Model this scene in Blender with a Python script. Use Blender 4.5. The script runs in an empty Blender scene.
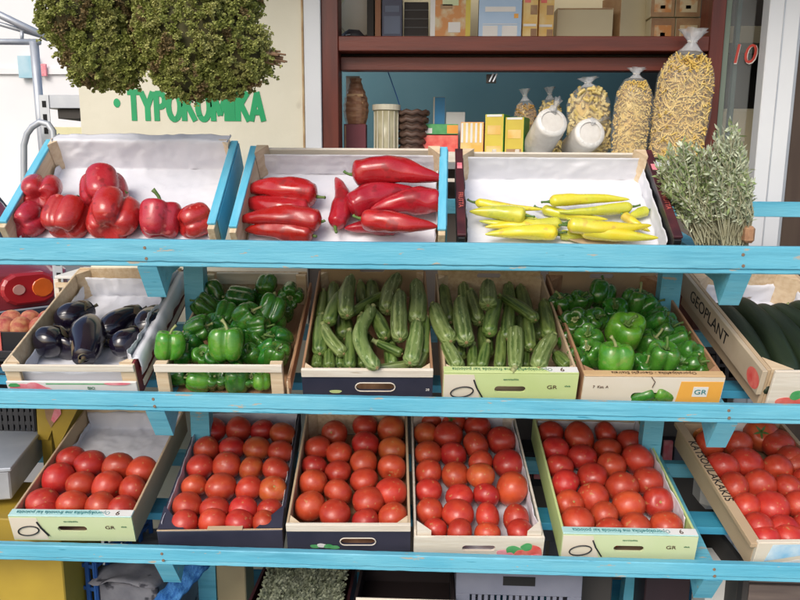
import bpy, bmesh, math, random
from mathutils import Vector, Matrix, noise
R = math.radians
rnd = random.Random(7)
C = bpy.context.scene.collection
# ---------------------------------------------------------------- camera
F = 740.0; EYE = Vector((0, -1.6, 1.55)); YAW, PITCH, ROLL = R(-2.3), R(10.5), R(.4)
fw = Vector((math.sin(YAW)*math.cos(PITCH), math.cos(YAW)*math.cos(PITCH), -math.sin(PITCH)))
_r = fw.cross(Vector((0, 0, 1))).normalized(); _u = _r.cross(fw)
RT = _r*math.cos(ROLL) + _u*math.sin(ROLL); UP = -_r*math.sin(ROLL) + _u*math.cos(ROLL)
cam = bpy.data.objects.new('camera', bpy.data.cameras.new('camera')); C.objects.link(cam)
cam.data.sensor_width = 36; cam.data.lens = 36*F/800; cam.data.clip_start = .05; cam.data.clip_end = 500
cam.matrix_world = Matrix(((RT.x, UP.x, -fw.x, EYE.x), (RT.y, UP.y, -fw.y, EYE.y), (RT.z, UP.z, -fw.z, EYE.z), (0, 0, 0, 1)))
bpy.context.scene.camera = cam
# ---------------------------------------------------------------- world, sun, exposure
SUN_EL, SUN_AZ = R(38), R(203)          # soft sun from the front left, high
w = bpy.data.worlds.new('World'); bpy.context.scene.world = w; w.use_nodes = True
nt = w.node_tree; sky = nt.nodes.new('ShaderNodeTexSky'); sky.sky_type = 'NISHITA'; sky.sun_disc = False
sky.sun_elevation = SUN_EL; sky.sun_rotation = SUN_AZ; sky.air_density = 1.0; sky.dust_density = 3.0; sky.ozone_density = 1.0
bg = nt.nodes['Background']; bg.inputs[1].default_value = .14; nt.links.new(sky.outputs[0], bg.inputs[0])
sl = bpy.data.lights.new('sun', 'SUN'); sl.energy = 1.35; sl.angle = R(28); sl.color = (1, .965, .91)
so = bpy.data.objects.new('sun', sl); C.objects.link(so)
sd = Vector((math.sin(SUN_AZ)*math.cos(SUN_EL), math.cos(SUN_AZ)*math.cos(SUN_EL), math.sin(SUN_EL)))
so.rotation_euler = sd.to_track_quat('Z', 'Y').to_euler()
vs = bpy.context.scene.view_settings; vs.view_transform = 'Standard'; vs.look = 'None'; vs.gamma = 1; vs.exposure = .32
vs.use_curve_mapping = False
bpy.context.scene.cycles.max_bounces = 8
bpy.context.scene.cycles.transparent_max_bounces = 12

def ray(px, py): return fw + RT*((px-400)/F) - UP*((py-300)/F)
def at(px, py, Y):
    d = ray(px, py); return EYE + d*((Y-EYE.y)/d.y)
def depth(p): return (Vector(p)-EYE).dot(fw)
def pix(p):
    d = Vector(p)-EYE; z = d.dot(fw); return 400+F*d.dot(RT)/z, 300-F*d.dot(UP)/z

# ---------------------------------------------------------------- materials
MATS = {}
def mat(name, col, rough=.5, col2=None, scale=8, stretch=(1, 1, 1), bump=0, bscale=None, rand=0, metal=0, coat=0, alpha=1, trans=0,
        spots=None, lo=.35, hi=.65, sss=0, contrast=None, detail=6):
    if name in MATS: return MATS[name]
    m = bpy.data.materials.new(name); MATS[name] = m; m.use_nodes = True
    n = m.node_tree.nodes; L = m.node_tree.links; b = n['Principled BSDF']
    b.inputs['Roughness'].default_value = rough; b.inputs['Metallic'].default_value = metal
    b.inputs['Coat Weight'].default_value = coat; b.inputs['Coat Roughness'].default_value = .12
    b.inputs['Alpha'].default_value = alpha; b.inputs['Transmission Weight'].default_value = trans
    if sss: b.inputs['Subsurface Weight'].default_value = sss; b.inputs['Subsurface Scale'].default_value = .01
    tc = n.new('ShaderNodeTexCoord'); mp = n.new('ShaderNodeMapping'); mp.inputs['Scale'].default_value = stretch
    L.new(tc.outputs['Object'], mp.inputs[0])
    oi = n.new('ShaderNodeObjectInfo'); vm = n.new('ShaderNodeVectorMath'); vm.operation = 'ADD'
    cb = n.new('ShaderNodeCombineXYZ'); mu = n.new('ShaderNodeMath'); mu.operation = 'MULTIPLY'; mu.inputs[1].default_value = 37
    L.new(oi.outputs['Random'], mu.inputs[0]); L.new(mu.outputs[0], cb.inputs[0]); L.new(mu.outputs[0], cb.inputs[1])
    L.new(mp.outputs[0], vm.inputs[0]); L.new(cb.outputs[0], vm.inputs[1])
    out = None
    c2 = col2 or tuple(c*.82 for c in col)
    t = n.new('ShaderNodeTexNoise'); t.inputs['Scale'].default_value = scale; t.inputs['Detail'].default_value = detail
    L.new(vm.outputs[0], t.inputs['Vector'])
    r = n.new('ShaderNodeValToRGB'); r.color_ramp.elements[0].position = lo; r.color_ramp.elements[1].position = hi
    r.color_ramp.elements[0].color = (*col, 1); r.color_ramp.elements[1].color = (*c2, 1)
    L.new(t.outputs['Fac'], r.inputs[0]); out = r.outputs[0]
    if spots:
        sc, scol, th = spots
        v = n.new('ShaderNodeTexNoise'); v.inputs['Scale'].default_value = sc; v.inputs['Detail'].default_value = 3; L.new(vm.outputs[0], v.inputs['Vector'])
        rr = n.new('ShaderNodeValToRGB'); rr.color_ramp.elements[0].position = th; rr.color_ramp.elements[1].position = th+.06
        L.new(v.outputs['Fac'], rr.inputs[0]); mx = n.new('ShaderNodeMixRGB'); mx.inputs[2].default_value = (*scol, 1)
        L.new(rr.outputs[0], mx.inputs[0]); L.new(out, mx.inputs[1]); out = mx.outputs[0]
    if rand:
        h = n.new('ShaderNodeHueSaturation'); mr = n.new('ShaderNodeMapRange'); mr.inputs[3].default_value = 1-rand; mr.inputs[4].default_value = 1+rand
        L.new(oi.outputs['Random'], mr.inputs[0]); L.new(mr.outputs[0], h.inputs['Value'])
        m2 = n.new('ShaderNodeMath'); m2.operation = 'MULTIPLY'; m2.inputs[1].default_value = 7.13; m3 = n.new('ShaderNodeMath'); m3.operation = 'FRACT'
        L.new(oi.outputs['Random'], m2.inputs[0]); L.new(m2.outputs[0], m3.inputs[0])
        mh = n.new('ShaderNodeMapRange'); mh.inputs[3].default_value = .5-rand*.035; mh.inputs[4].default_value = .5+rand*.06
        L.new(m3.outputs[0], mh.inputs[0]); L.new(mh.outputs[0], h.inputs['Hue']); L.new(out, h.inputs['Color']); out = h.outputs[0]
    L.new(out, b.inputs['Base Color'])
    if bump:
        t2 = n.new('ShaderNodeTexNoise'); t2.inputs['Scale'].default_value = bscale or scale*3; t2.inputs['Detail'].default_value = 5
        L.new(vm.outputs[0], t2.inputs['Vector'])
        bp = n.new('ShaderNodeBump'); bp.inputs['Strength'].default_value = bump; bp.inputs['Distance'].default_value = .004
        L.new(t2.outputs['Fac'], bp.inputs['Height']); L.new(bp.outputs[0], b.inputs['Normal'])
    return m
BLUE = mat('blue_paint', (.10, .41, .56), .45, (.15, .48, .62), 6, (.6, 5, 5), .25, 40, spots=(22, (.03, .24, .36), .70))
def weather(m):
    n = m.node_tree.nodes; L = m.node_tree.links; b = n['Principled BSDF']; cur = b.inputs['Base Color'].links[0].from_socket; tc = n.new('ShaderNodeTexCoord')
    def layer(cur, scale, stretch, th, col, soft, amt):
        mp = n.new('ShaderNodeMapping'); mp.inputs['Scale'].default_value = stretch; L.new(tc.outputs['Object'], mp.inputs[0]); t = n.new('ShaderNodeTexNoise'); t.inputs['Scale'].default_value = scale; t.inputs['Detail'].default_value = 8; t.inputs['Roughness'].default_value = .65; L.new(mp.outputs[0], t.inputs['Vector'])
        r = n.new('ShaderNodeValToRGB'); r.color_ramp.elements[0].position = th; r.color_ramp.elements[1].position = th+soft; r.color_ramp.elements[1].color = (amt, amt, amt, 1); L.new(t.outputs['Fac'], r.inputs[0])
        x = n.new('ShaderNodeMixRGB'); L.new(r.outputs[0], x.inputs[0]); L.new(cur, x.inputs[1]); x.inputs[2].default_value = (*col, 1); return x.outputs[0]
    cur = layer(cur, 3, (1, 3, 3), .48, (.20, .52, .62), .25, .55)          # sun bleached areas
    cur = layer(cur, 5, (.5, 9, 9), .52, (.05, .26, .38), .16, .6)          # grime along the grain
    cur = layer(cur, 26, (.5, 2.2, 2.2), .63, (.42, .36, .27), .02, .9)       # chips down to the wood
    L.new(cur, b.inputs['Base Color'])
weather(BLUE)
BLUE2 = mat('blue_paint_dull', (.03, .25, .42), .55, (.05, .33, .5), 6, (.6, 5, 5), .25, 40)
WOOD = mat('pale_wood', (.62, .46, .29), .6, (.72, .58, .40), 7, (1, 12, 12), .2, 30)
WOODX = mat('pale_wood_lengthwise', (.60, .44, .27), .6, (.74, .60, .42), 7, (12, 1, 12), .2, 30)
WWOOD = mat('whitish_wood', (.66, .58, .47), .6, (.76, .70, .60), 7, (1, 12, 12), .2, 30, spots=(14, (.45, .36, .25), .7))
BWOOD = mat('brown_wood', (.33, .17, .09), .6, (.42, .24, .13), 7, (12, 1, 12), .2, 30)
CARD = mat('brown_card', (.47, .34, .21), .8, (.53, .40, .26), 5, (1, 1, 1), .1, 60)
NAVY = mat('navy_print', (.022, .024, .045), .45, (.035, .035, .06), 12)
GREENP = mat('pale_green_print', (.52, .62, .25), .5, (.57, .66, .30), 10)
LGREENP = mat('soft_green_print', (.62, .68, .42), .5, (.58, .66, .38), 10)
AQUAP = mat('aqua_print', (.40, .64, .62), .5, (.46, .68, .65), 10)
CREAMP = mat('cream_print', (.74, .66, .55), .5, (.70, .61, .48), 10)
ORANGEP = mat('orange_print', (.85, .42, .07), .5, (.80, .38, .06), 10)
TANP = mat('tan_print', (.62, .42, .22), .5, (.55, .36, .18), 14)
WHITEP = mat('white_print', (.76, .75, .72), .5, (.70, .69, .66), 10)
REDP = mat('red_print', (.70, .07, .06), .5, (.80, .22, .17), 30)
PINKP = mat('pink_print', (.78, .17, .22), .5, (.82, .35, .38), 40)
LEAFP = mat('leaf_print', (.05, .32, .09), .5, (.12, .42, .16), 40)
MAROONP = mat('maroon_print', (.20, .025, .03), .5, (.10, .015, .02), 25)
SKYP = mat('sky_blue_print', (.22, .50, .72), .5, (.60, .72, .78), 20)
INK = mat('black_ink', (.012, .012, .015), .5)
INKG = mat('green_ink', (.06, .20, .10), .5)
INKT = mat('teal_ink', (.03, .22, .24), .5)
INKB = mat('brown_ink', (.10, .05, .03), .5)
PAPER = mat('liner_paper', (.67, .68, .74), .75, (.73, .735, .78), 3, (1, 1, 1), .35, 14)
STEEL = mat('grey_steel', (.42, .45, .50), .45, (.52, .55, .58), 8, metal=.4)
STEELD = mat('rusty_screw', (.16, .12, .10), .5, (.25, .15, .08), 300)
DARK = mat('dark_hole', (.01, .01, .01), .9)
TOM = [mat('tomato_red', (.43, .027, .016), .38, (.52, .052, .024), 1.6, bump=.12, bscale=2.2, rand=.14, coat=.18, sss=.05, spots=(2.1, (.60, .16, .06), .70)),
       mat('tomato_orange', (.56, .12, .03), .38, (.48, .06, .02), 1.3, bump=.12, bscale=2.2, rand=.10, coat=.18, sss=.05),
       mat('tomato_yellow', (.66, .26, .045), .38, (.62, .16, .03), 1.2, rand=.05, coat=.18)]
def blemish(m, sc, th, col, amt):
    n = m.node_tree.nodes; L = m.node_tree.links; b = n['Principled BSDF']; cur = b.inputs['Base Color'].links[0].from_socket; tc = n.new('ShaderNodeTexCoord'); oi = n.new('ShaderNodeObjectInfo')
    ad = n.new('ShaderNodeVectorMath'); ad.operation = 'ADD'; mu = n.new('ShaderNodeMath'); mu.operation = 'MULTIPLY'; mu.inputs[1].default_value = 91; L.new(oi.outputs['Random'], mu.inputs[0]); L.new(tc.outputs['Object'], ad.inputs[0]); L.new(mu.outputs[0], ad.inputs[1])
    t = n.new('ShaderNodeTexNoise'); t.inputs['Scale'].default_value = sc; t.inputs['Detail'].default_value = 4; L.new(ad.outputs[0], t.inputs['Vector']); r = n.new('ShaderNodeValToRGB'); r.color_ramp.elements[0].position = th; r.color_ramp.elements[1].position = th+.05; r.color_ramp.elements[1].color = (amt, amt, amt, 1)
    L.new(t.outputs['Fac'], r.inputs[0]); x = n.new('ShaderNodeMixRGB'); L.new(r.outputs[0], x.inputs[0]); L.new(cur, x.inputs[1]); x.inputs[2].default_value = (*col, 1); L.new(x.outputs[0], b.inputs['Base Color'])
    rr = n.new('ShaderNodeMapRange'); rr.inputs[1].default_value = .4; rr.inputs[2].default_value = .65; rr.inputs[3].default_value = b.inputs['Roughness'].default_value-.06; rr.inputs[4].default_value = b.inputs['Roughness'].default_value+.2; L.new(t.outputs['Fac'], rr.inputs[0]); L.new(rr.outputs[0], b.inputs['Roughness'])
for m_ in TOM: blemish(m_, 3.4, .645, (.48, .20, .07), .8)
SCAR = mat('stem_scar', (.45, .28, .10), .8, (.25, .20, .05), 90)
CALYX = mat('green_calyx', (.07, .14, .025), .6, (.12, .20, .05), 40, rand=.2)
GPEP = mat('green_pepper', (.022, .115, .012), .17, (.05, .19, .02), 1.6, bump=.3, bscale=2.6, rand=.28, coat=.5)
GPEPL = mat('green_pepper_light', (.055, .22, .014), .2, (.12, .31, .026), 1.4, bump=.3, bscale=2.6, rand=.15, coat=.5)
RPEP = mat('red_bell', (.40, .014, .024), .28, (.50, .034, .045), 1.5, bump=.35, bscale=2.4, rand=.1, coat=.4, spots=(2.6, (.66, .12, .11), .66))
RLONG = mat('red_long_pepper', (.34, .007, .012), .24, (.43, .014, .02), 14, bump=.2, bscale=20, rand=.1, coat=.45)
YPEP = mat('yellow_pepper', (.74, .58, .03), .27, (.60, .58, .05), 16, bump=.12, bscale=25, rand=.1, coat=.4, spots=(11, (.72, .42, .04), .68))
YPEPG = mat('yellow_green_pepper', (.52, .56, .06), .27, (.64, .60, .06), 16, bump=.12, bscale=25, rand=.1, coat=.4)
ZUC = mat('zucchini', (.045, .090, .014), .40, (.14, .20, .045), 90, (1, 1, .16), .12, 90, rand=.22, coat=.1, spots=(190, (.30, .40, .16), .64), lo=.42, hi=.58)
ZUCL = mat('zucchini_pale', (.075, .125, .026), .40, (.17, .23, .07), 90, (1, 1, .16), .12, 90, rand=.18, coat=.1, spots=(190, (.42, .50, .28), .64), lo=.42, hi=.58)
def stripes(m, col, k, amt):
    n = m.node_tree.nodes; L = m.node_tree.links; b = n['Principled BSDF']; cur = b.inputs['Base Color'].links[0].from_socket; tc = n.new('ShaderNodeTexCoord')
    g = n.new('ShaderNodeTexGradient'); g.gradient_type = 'RADIAL'; L.new(tc.outputs['Object'], g.inputs[0]); t = n.new('ShaderNodeTexNoise'); t.inputs['Scale'].default_value = 70; L.new(tc.outputs['Object'], t.inputs['Vector'])
    a = n.new('ShaderNodeMath'); a.operation = 'MULTIPLY_ADD'; a.inputs[1].default_value = 2*math.pi*k; L.new(g.outputs['Fac'], a.inputs[0]); t2 = n.new('ShaderNodeMath'); t2.operation = 'MULTIPLY'; t2.inputs[1].default_value = 3.2; L.new(t.outputs['Fac'], t2.inputs[0]); L.new(t2.outputs[0], a.inputs[2])
    c = n.new('ShaderNodeMath'); c.operation = 'COSINE'; L.new(a.outputs[0], c.inputs[0]); r = n.new('ShaderNodeMapRange'); r.inputs[1].default_value = .1; r.inputs[2].default_value = .9; r.inputs[4].default_value = amt; L.new(c.outputs[0], r.inputs[0])
    x = n.new('ShaderNodeMixRGB'); L.new(r.outputs[0], x.inputs[0]); L.new(cur, x.inputs[1]); x.inputs[2].default_value = (*col, 1); L.new(x.outputs[0], b.inputs['Base Color'])
stripes(ZUC, (.17, .24, .07), 9, .55); stripes(ZUCL, (.29, .36, .14), 9, .6)
for m_, c_ in ((RPEP, (.22, .01, .012)), (GPEP, (.10, .16, .02)), (GPEPL, (.16, .26, .04))): blemish(m_, 3, .60, c_, .7)
for m_, c_ in ((RLONG, (.20, .008, .01)), (YPEP, (.60, .36, .06)), (YPEPG, (.36, .44, .06))): blemish(m_, 34, .58, c_, .6)
ZSTEM = mat('zucchini_stem', (.24, .30, .10), .6, (.34, .34, .16), 60)
CUKE = mat('cucumber_skin', (.010, .020, .009), .5, (.018, .032, .013), 40, (1, 1, .2), .2, 120, rand=.1)
EGG = mat('eggplant_skin', (.006, .004, .013), .2, (.010, .006, .018), 9, coat=.7, rand=.1)
EGGC = mat('eggplant_calyx', (.10, .10, .045), .6, (.16, .10, .06), 60)

# ---------------------------------------------------------------- builders
def link(o, parent=None):
    C.objects.link(o)
    if parent: o.parent = parent
    return o
def meshobj(name, verts, faces, m, parent=None, smooth=False, mats=None, fm=None):
    me = bpy.data.meshes.new(name); me.from_pydata([tuple(v) for v in verts], [], faces); me.update()
    for mm in (mats or [m]): me.materials.append(mm)
    if smooth: me.polygons.foreach_set('use_smooth', [True]*len(me.polygons))
    if fm: me.polygons.foreach_set('material_index', fm)
    return link(bpy.data.objects.new(name, me), parent)
def tag(o, label, cat, group=None, kind=None):
    if label: o['label'] = label
    if cat: o['category'] = cat
    if group: o['group'] = group
    if kind: o['kind'] = kind
    return o
def empty(name, label, cat, M=None, group=None):
    o = link(bpy.data.objects.new(name, None)); o.empty_display_size = .03
    if M is not None: o.matrix_world = M
    return tag(o, label, cat, group)
class MB:
    def __init__(s): s.v = []; s.f = []; s.fm = []
    def add(s, vs, fs, mi=0):
        b = len(s.v); s.v += [Vector(v) for v in vs]; s.f += [tuple(b+i for i in f) for f in fs]; s.fm += [mi]*len(fs); return s
    def box(s, x0, x1, y0, y1, z0, z1, bev=.0012, M=None, mi=0):
        bm = bmesh.new(); bmesh.ops.create_cube(bm, size=1)
        for v in bm.verts: v.co = Vector(((x0+x1)/2+v.co.x*(x1-x0), (y0+y1)/2+v.co.y*(y1-y0), (z0+z1)/2+v.co.z*(z1-z0)))
        if bev: bmesh.ops.bevel(bm, geom=bm.edges[:], offset=min(bev, .3*min(abs(x1-x0), abs(y1-y0), abs(z1-z0))), segments=1, affect='EDGES')
        bm.verts.index_update()
        s.add([(M @ v.co if M else v.co.copy()) for v in bm.verts], [[v.index for v in f.verts] for f in bm.faces], mi); bm.free(); return s
    def tube(s, pts, rad, n=10, cap=True, mi=0, prof=None):
        pts = [Vector(p) for p in pts]; k = len(pts); rad = rad if isinstance(rad, (list, tuple)) else [rad]*k
        b = len(s.v); prev = None
        for i, p in enumerate(pts):
            t = (pts[min(i+1, k-1)]-pts[max(i-1, 0)]).normalized()
            if prev is None: a = t.orthogonal().normalized()
            else:
                a = prev - t*prev.dot(t); a = a.normalized() if a.length > 1e-6 else t.orthogonal().normalized()
            prev = a; c = t.cross(a)
            for j in range(n):
                q = 2*math.pi*j/n; rr = rad[i]*(prof(q, i/(k-1)) if prof else 1)
                s.v.append(p+(a*math.cos(q)+c*math.sin(q))*rr)
        for i in range(k-1):
            for j in range(n):
                s.f.append((b+i*n+j, b+i*n+(j+1) % n, b+(i+1)*n+(j+1) % n, b+(i+1)*n+j)); s.fm.append(mi)
        if cap:
            s.f.append(tuple(b+j for j in reversed(range(n)))); s.fm.append(mi)
            s.f.append(tuple(b+(k-1)*n+j for j in range(n))); s.fm.append(mi)
        return s
    def build(s, name, m, parent=None, smooth=False, mats=None): return meshobj(name, s.v, s.f, m, parent, smooth, mats, s.fm if mats else None)
def box(name, x0, x1, y0, y1, z0, z1, m, parent=None, bev=.0012): return MB().box(x0, x1, y0, y1, z0, z1, bev).build(name, m, parent)
def stadium(f, cx, cz, hw, hh):
    a = 2*math.pi*f; ca, sa = math.cos(a), math.sin(a)
    x = (hw-hh)*max(-1, min(1, ca*1.5)); e = max(0, (abs(ca)*1.5-1)/.5)      # e: 0 on the straight runs, 1 at the tips
    b = e*math.pi/2
    return cx+x+math.copysign(hh*math.sin(b), ca), cz+math.copysign(hh*math.cos(b), sa)
def holed(name, x0, x1, z0, z1, y, t, hole, m, parent, slotmat=None):
    """panel in the xz plane, thickness t going +y, with a rounded slot (cx, cz, hw, hh)"""
    cx, cz, hw, hh = hole; n = 48; inn = []; out = []
    for i in range(n):
        px, pz = stadium(i/n, cx, cz, hw, hh); inn.append((px, pz)); dx, dz = px-cx, pz-cz; ks = []
        if dx > 1e-6: ks.append((x1-cx)/dx)
        if dx < -1e-6: ks.append((x0-cx)/dx)
        if dz > 1e-6: ks.append((z1-cz)/dz)
        if dz < -1e-6: ks.append((z0-cz)/dz)
        k = min(ks); out.append((cx+dx*k, cz+dz*k))
    for cxn, czn in ((x0, z0), (x1, z0), (x0, z1), (x1, z1)):
        i = min(range(n), key=lambda q: (out[q][0]-cxn)**2+(out[q][1]-czn)**2); out[i] = (cxn, czn)
    V = []
    for yy in (y, y+t):
        V += [(p[0], yy, p[1]) for p in out]; V += [(p[0], yy, p[1]) for p in inn]
    Fc = []
    for i in range(n):
        j = (i+1) % n
        Fc += [(i, j, n+j, n+i), (2*n+j, 2*n+i, 3*n+i, 3*n+j), (n+i, n+j, 3*n+j, 3*n+i), (j, i, 2*n+i, 2*n+j)]
    return meshobj(name, V, Fc, m, parent)
def flat(name, pts, m, parent, y=-.0008, t=.0006):
    """a flat printed patch: polygon in the xz plane standing t proud of y"""
    n = len(pts); V = [(p[0], y, p[1]) for p in pts]+[(p[0], y+t, p[1]) for p in pts]
    Fc = [tuple(range(n)), tuple(reversed(range(n, 2*n)))]+[(j, i, n+i, n+j) for i in range(n) for j in [(i+1) % n]]
    return meshobj(name, V, Fc, m, parent)
def blob(cx, cz, rx, rz, n=20, seed=0, amp=.12):
    return [(cx+rx*math.cos(a)*(1+amp*math.sin(3*a+seed)), cz+rz*math.sin(a)*(1+amp*math.cos(2*a+seed*2))) for a in [2*math.pi*i/n for i in range(n)]]
def text(s, size, m, parent, M, align='CENTER', sx=1, shear=0, name='lettering', ext=.0003):
    cu = bpy.data.curves.new(name, 'FONT'); cu.body = s; cu.size = size; cu.extrude = ext; cu.align_x = align; cu.align_y = 'CENTER'; cu.shear = shear
    cu.resolution_u = 3; cu.materials.append(m); o = link(bpy.data.objects.new(name, cu), parent)
    o.matrix_local = M @ Matrix.Diagonal((sx, 1, 1, 1)); return o
FRONT = Matrix.Rotation(R(90), 4, 'X')       # text standing in xz facing -y
def onfront(x, z, y=-.0012, rot=0): return Matrix.Translation((x, y, z)) @ FRONT @ Matrix.Rotation(R(rot), 4, 'Z')

# ---------------------------------------------------------------- ground and street
tag(meshobj('ground', [(-40, -6, 0), (40, -6, 0), (40, 90, 0), (-40, 90, 0)], [(0, 1, 2, 3)],
    mat('concrete_ground', (.30, .29, .27), .85, (.38, .37, .34), 1.5, bump=.2, bscale=30)), None, None, kind='structure')
tag(meshobj('street', [(-40, 2.3, .004), (-1.35, 2.3, .004), (-1.35, 12, .004), (-40, 12, .004)], [(0, 1, 2, 3)],
    mat('asphalt', (.11, .11, .115), .9, (.15, .15, .15), 3, bump=.3, bscale=60)), None, None, kind='structure')

# ---------------------------------------------------------------- rack
RAILZ = (1.380, 1.027, .642); RHS = (.060, .043, .042)
def plank(m, y0, y1, z0, z1, seed, x0=-1.5, x1=1.45, n=300):
    r_ = random.Random(seed); V = []; b = .0018
    for i in range(n+1):
        x = x0+(x1-x0)*i/n; w = .0012*noise.noise(Vector((x*2.5, seed, 0))); e = [b*(1+1.4*max(0, noise.noise(Vector((x*26, seed*3+q, 0))))) for q in range(4)]
        if noise.noise(Vector((x*9, seed*7, 4))) > .42: e[2] += .003*abs(noise.noise(Vector((x*60, 0, 1))))
        dy = .0008*noise.noise(Vector((x*3, seed+9, 2)))
        V += [(x, y0+dy, z0+e[0]+w), (x, y0+dy+e[0], z0+w), (x, y1-e[1], z0+w), (x, y1, z0+e[1]+w), (x, y1, z1-e[3]+w), (x, y1-e[3], z1+w), (x, y0+dy+e[2], z1+w), (x, y0+dy, z1-e[2]+w)]
    m.add(V, [(i*8+j, (i+1)*8+j, (i+1)*8+(j+1) % 8, i*8+(j+1) % 8) for i in range(n) for j in range(8)]+[tuple(range(8)), tuple(reversed(range(n*8, n*8+8)))])
rack = empty('display_rack', 'turquoise painted wooden rack holding the three tiers of produce crates', 'rack', Matrix.Translation((0, 0, 0)))
TILT = (35, 18, 15); ARMX = [at(147, 280, 0).x, at(741, 285, 0).x]
for k, z in enumerate(RAILZ):
    RH = RHS[k]
    m = MB(); plank(m, 0, .020, z-RH+.011, z, k); plank(m, .003, .022, z-RH, z-RH+.0105, k+5)
    m.build('front_rail', BLUE, rack)
    t = R((8, 18, 15)[k]); h = (.052, .055, .050)[k]; L = (.40, .46, .46)[k]; c_, s_ = math.cos(t), math.sin(t)
    for ax in ARMX:
        for dz in (.3, .7): mm = MB(); mm.tube([(ax+.006*(dz-.5), -.0012, z-RH*dz), (ax+.006*(dz-.5), .0008, z-RH*dz)], [.0032, .0042], 10); mm.build('screw', STEELD, rack)
        # profile in the yz plane: the square cut end of the arm hangs below the rail and leans back
        e = (.055, z-RH-.078); g = (e[0]+.045, e[1]+.048); pts = [(.003, z-RH-.0005), e, g, (g[0]+L*c_, g[1]+L*s_), (g[0]+L*c_-h*.5*s_, g[1]+L*s_+h*.5*c_), (.024, z-RH+.005), (.024, z-RH-.0005)]
        V = [(ax-.022, p[0], p[1]) for p in pts]+[(ax+.022, p[0], p[1]) for p in pts]; n = len(pts)
        Fc = [tuple(range(n)), tuple(reversed(range(n, 2*n)))]+[(j, i, n+i, n+j) for i in range(n) for j in [(i+1) % n]]
        meshobj('support_arm', V, Fc, BLUE, rack)
for (a, b) in (((196, 285), (209, 580)), ((669, 285), (632, 585))):
    p, q = at(*a, .42), at(*b, .42); d = (q-p)/(q.z-p.z); top = p+d*(1.355-p.z); bot = p+d*(0-p.z)
    m = MB(); x = .027
    V = [(o.x+sx*x, o.y+sy*.02, o.z) for o in (bot, top) for sx, sy in ((-1, -1), (1, -1), (1, 1), (-1, 1))]
    m.add(V, [(0, 3, 2, 1), (4, 5, 6, 7), (0, 1, 5, 4), (1, 2, 6, 5), (2, 3, 7, 6), (3, 0, 4, 7)]).build('post', BLUE, rack)
z = at(775, 209, .47).z; box('back_beam', -.95, 1.6, .445, .475, z-.02, z+.02, BLUE, rack)
for zz, Y in ((at(690, 337, .55).z, .55), (at(680, 467, .56).z, .56)):
    box('back_beam', -1.45, 1.4, Y-.03, Y+.0, zz-.022, zz+.022, BLUE, rack)
for yy, Y in ((522, .24), (388, .22)): zz = at(670, yy, Y).z; box('front_plank', -1.45, 1.4, Y-.04, Y+.05, zz-.012, zz+.008, BLUE2, rack)
box('lower_shelf', -1.45, 1.4, .02, .60, .22, .24, BLUE2, rack)

# ---------------------------------------------------------------- crates
class Crate:
    def __init__(s, name, label, x, z, yaw, tilt, w, l, h, group='produce crates on the rack'):
        yaw, tilt = R(yaw), R(tilt); c, sn = math.cos(yaw), math.sin(yaw)
        s.u = Vector((c, sn, 0)); s.v = Vector((-sn*math.cos(tilt), c*math.cos(tilt), math.sin(tilt))); s.n = s.u.cross(s.v)
        o = Vector((x, .04, z)) - s.n*h; s.w, s.l, s.h = w, l, h
        s.M = Matrix(((s.u.x, s.v.x, s.n.x, o.x), (s.u.y, s.v.y, s.n.y, o.y), (s.u.z, s.v.z, s.n.z, o.z), (0, 0, 0, 1)))
        s.Mi = s.M.inverted(); s.o = o
        s.root = empty(name, label, 'crate', s.M, group)
    def b(s, name, x0, x1, y0, y1, z0, z1, m, parent=None): return box(name, x0, x1, y0, y1, z0, z1, m, parent or s.root)
    def at(s, px, py, hz):
        """point of the photo's ray at height hz above the crate floor, in crate coordinates"""
        d = ray(px, py); p0 = s.o+s.n*hz; return s.Mi @ (EYE+d*((p0-EYE).dot(s.n)/d.dot(s.n)))
    def shell(s, side, back, floor=WOOD, t=.006, slot=False, sh=None, posts=None, front_h=None, post_h=.0, ret=.03, bh=None):
        w, l, h = s.w, s.l, s.h; sh = sh or (h, h); bh = bh or h
        s.b('floor', -w/2+t, w/2-t, .006, l-t, -.004, .002, floor)
        s.sideL = s.b('side_panel', -w/2, -w/2+t, 0.0065, l, -.004, sh[0], side); s.sideR = s.b('side_panel', w/2-t, w/2, .0065, l, -.004, sh[1], side)
        if slot:
            s.back = holed('end_panel', -w/2+t+.0005, w/2-t-.0005, .0025, bh, l-t, t, (0, bh-.02, .035, .008), back, s.root)
        else: s.back = s.b('end_panel', -w/2+t+.0005, w/2-t-.0005, l-t, l, .0025, bh, back)
        if posts:
            for sx in (-1, 1):
                for yy in (.008, l-t-.001-ret):
                    a = sx*(w/2-t-.001); V = [(a, yy, .003), (a-sx*ret, yy if yy < .1 else yy+ret, .003), (a, yy+ret, .003)]
                    V2 = [(v[0], v[1], h+post_h) for v in V]
                    meshobj('corner_post', V+V2, [(0, 1, 2), (5, 4, 3), (0, 3, 4, 1), (1, 4, 5, 2), (2, 5, 3, 0)], posts, s.root)
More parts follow.
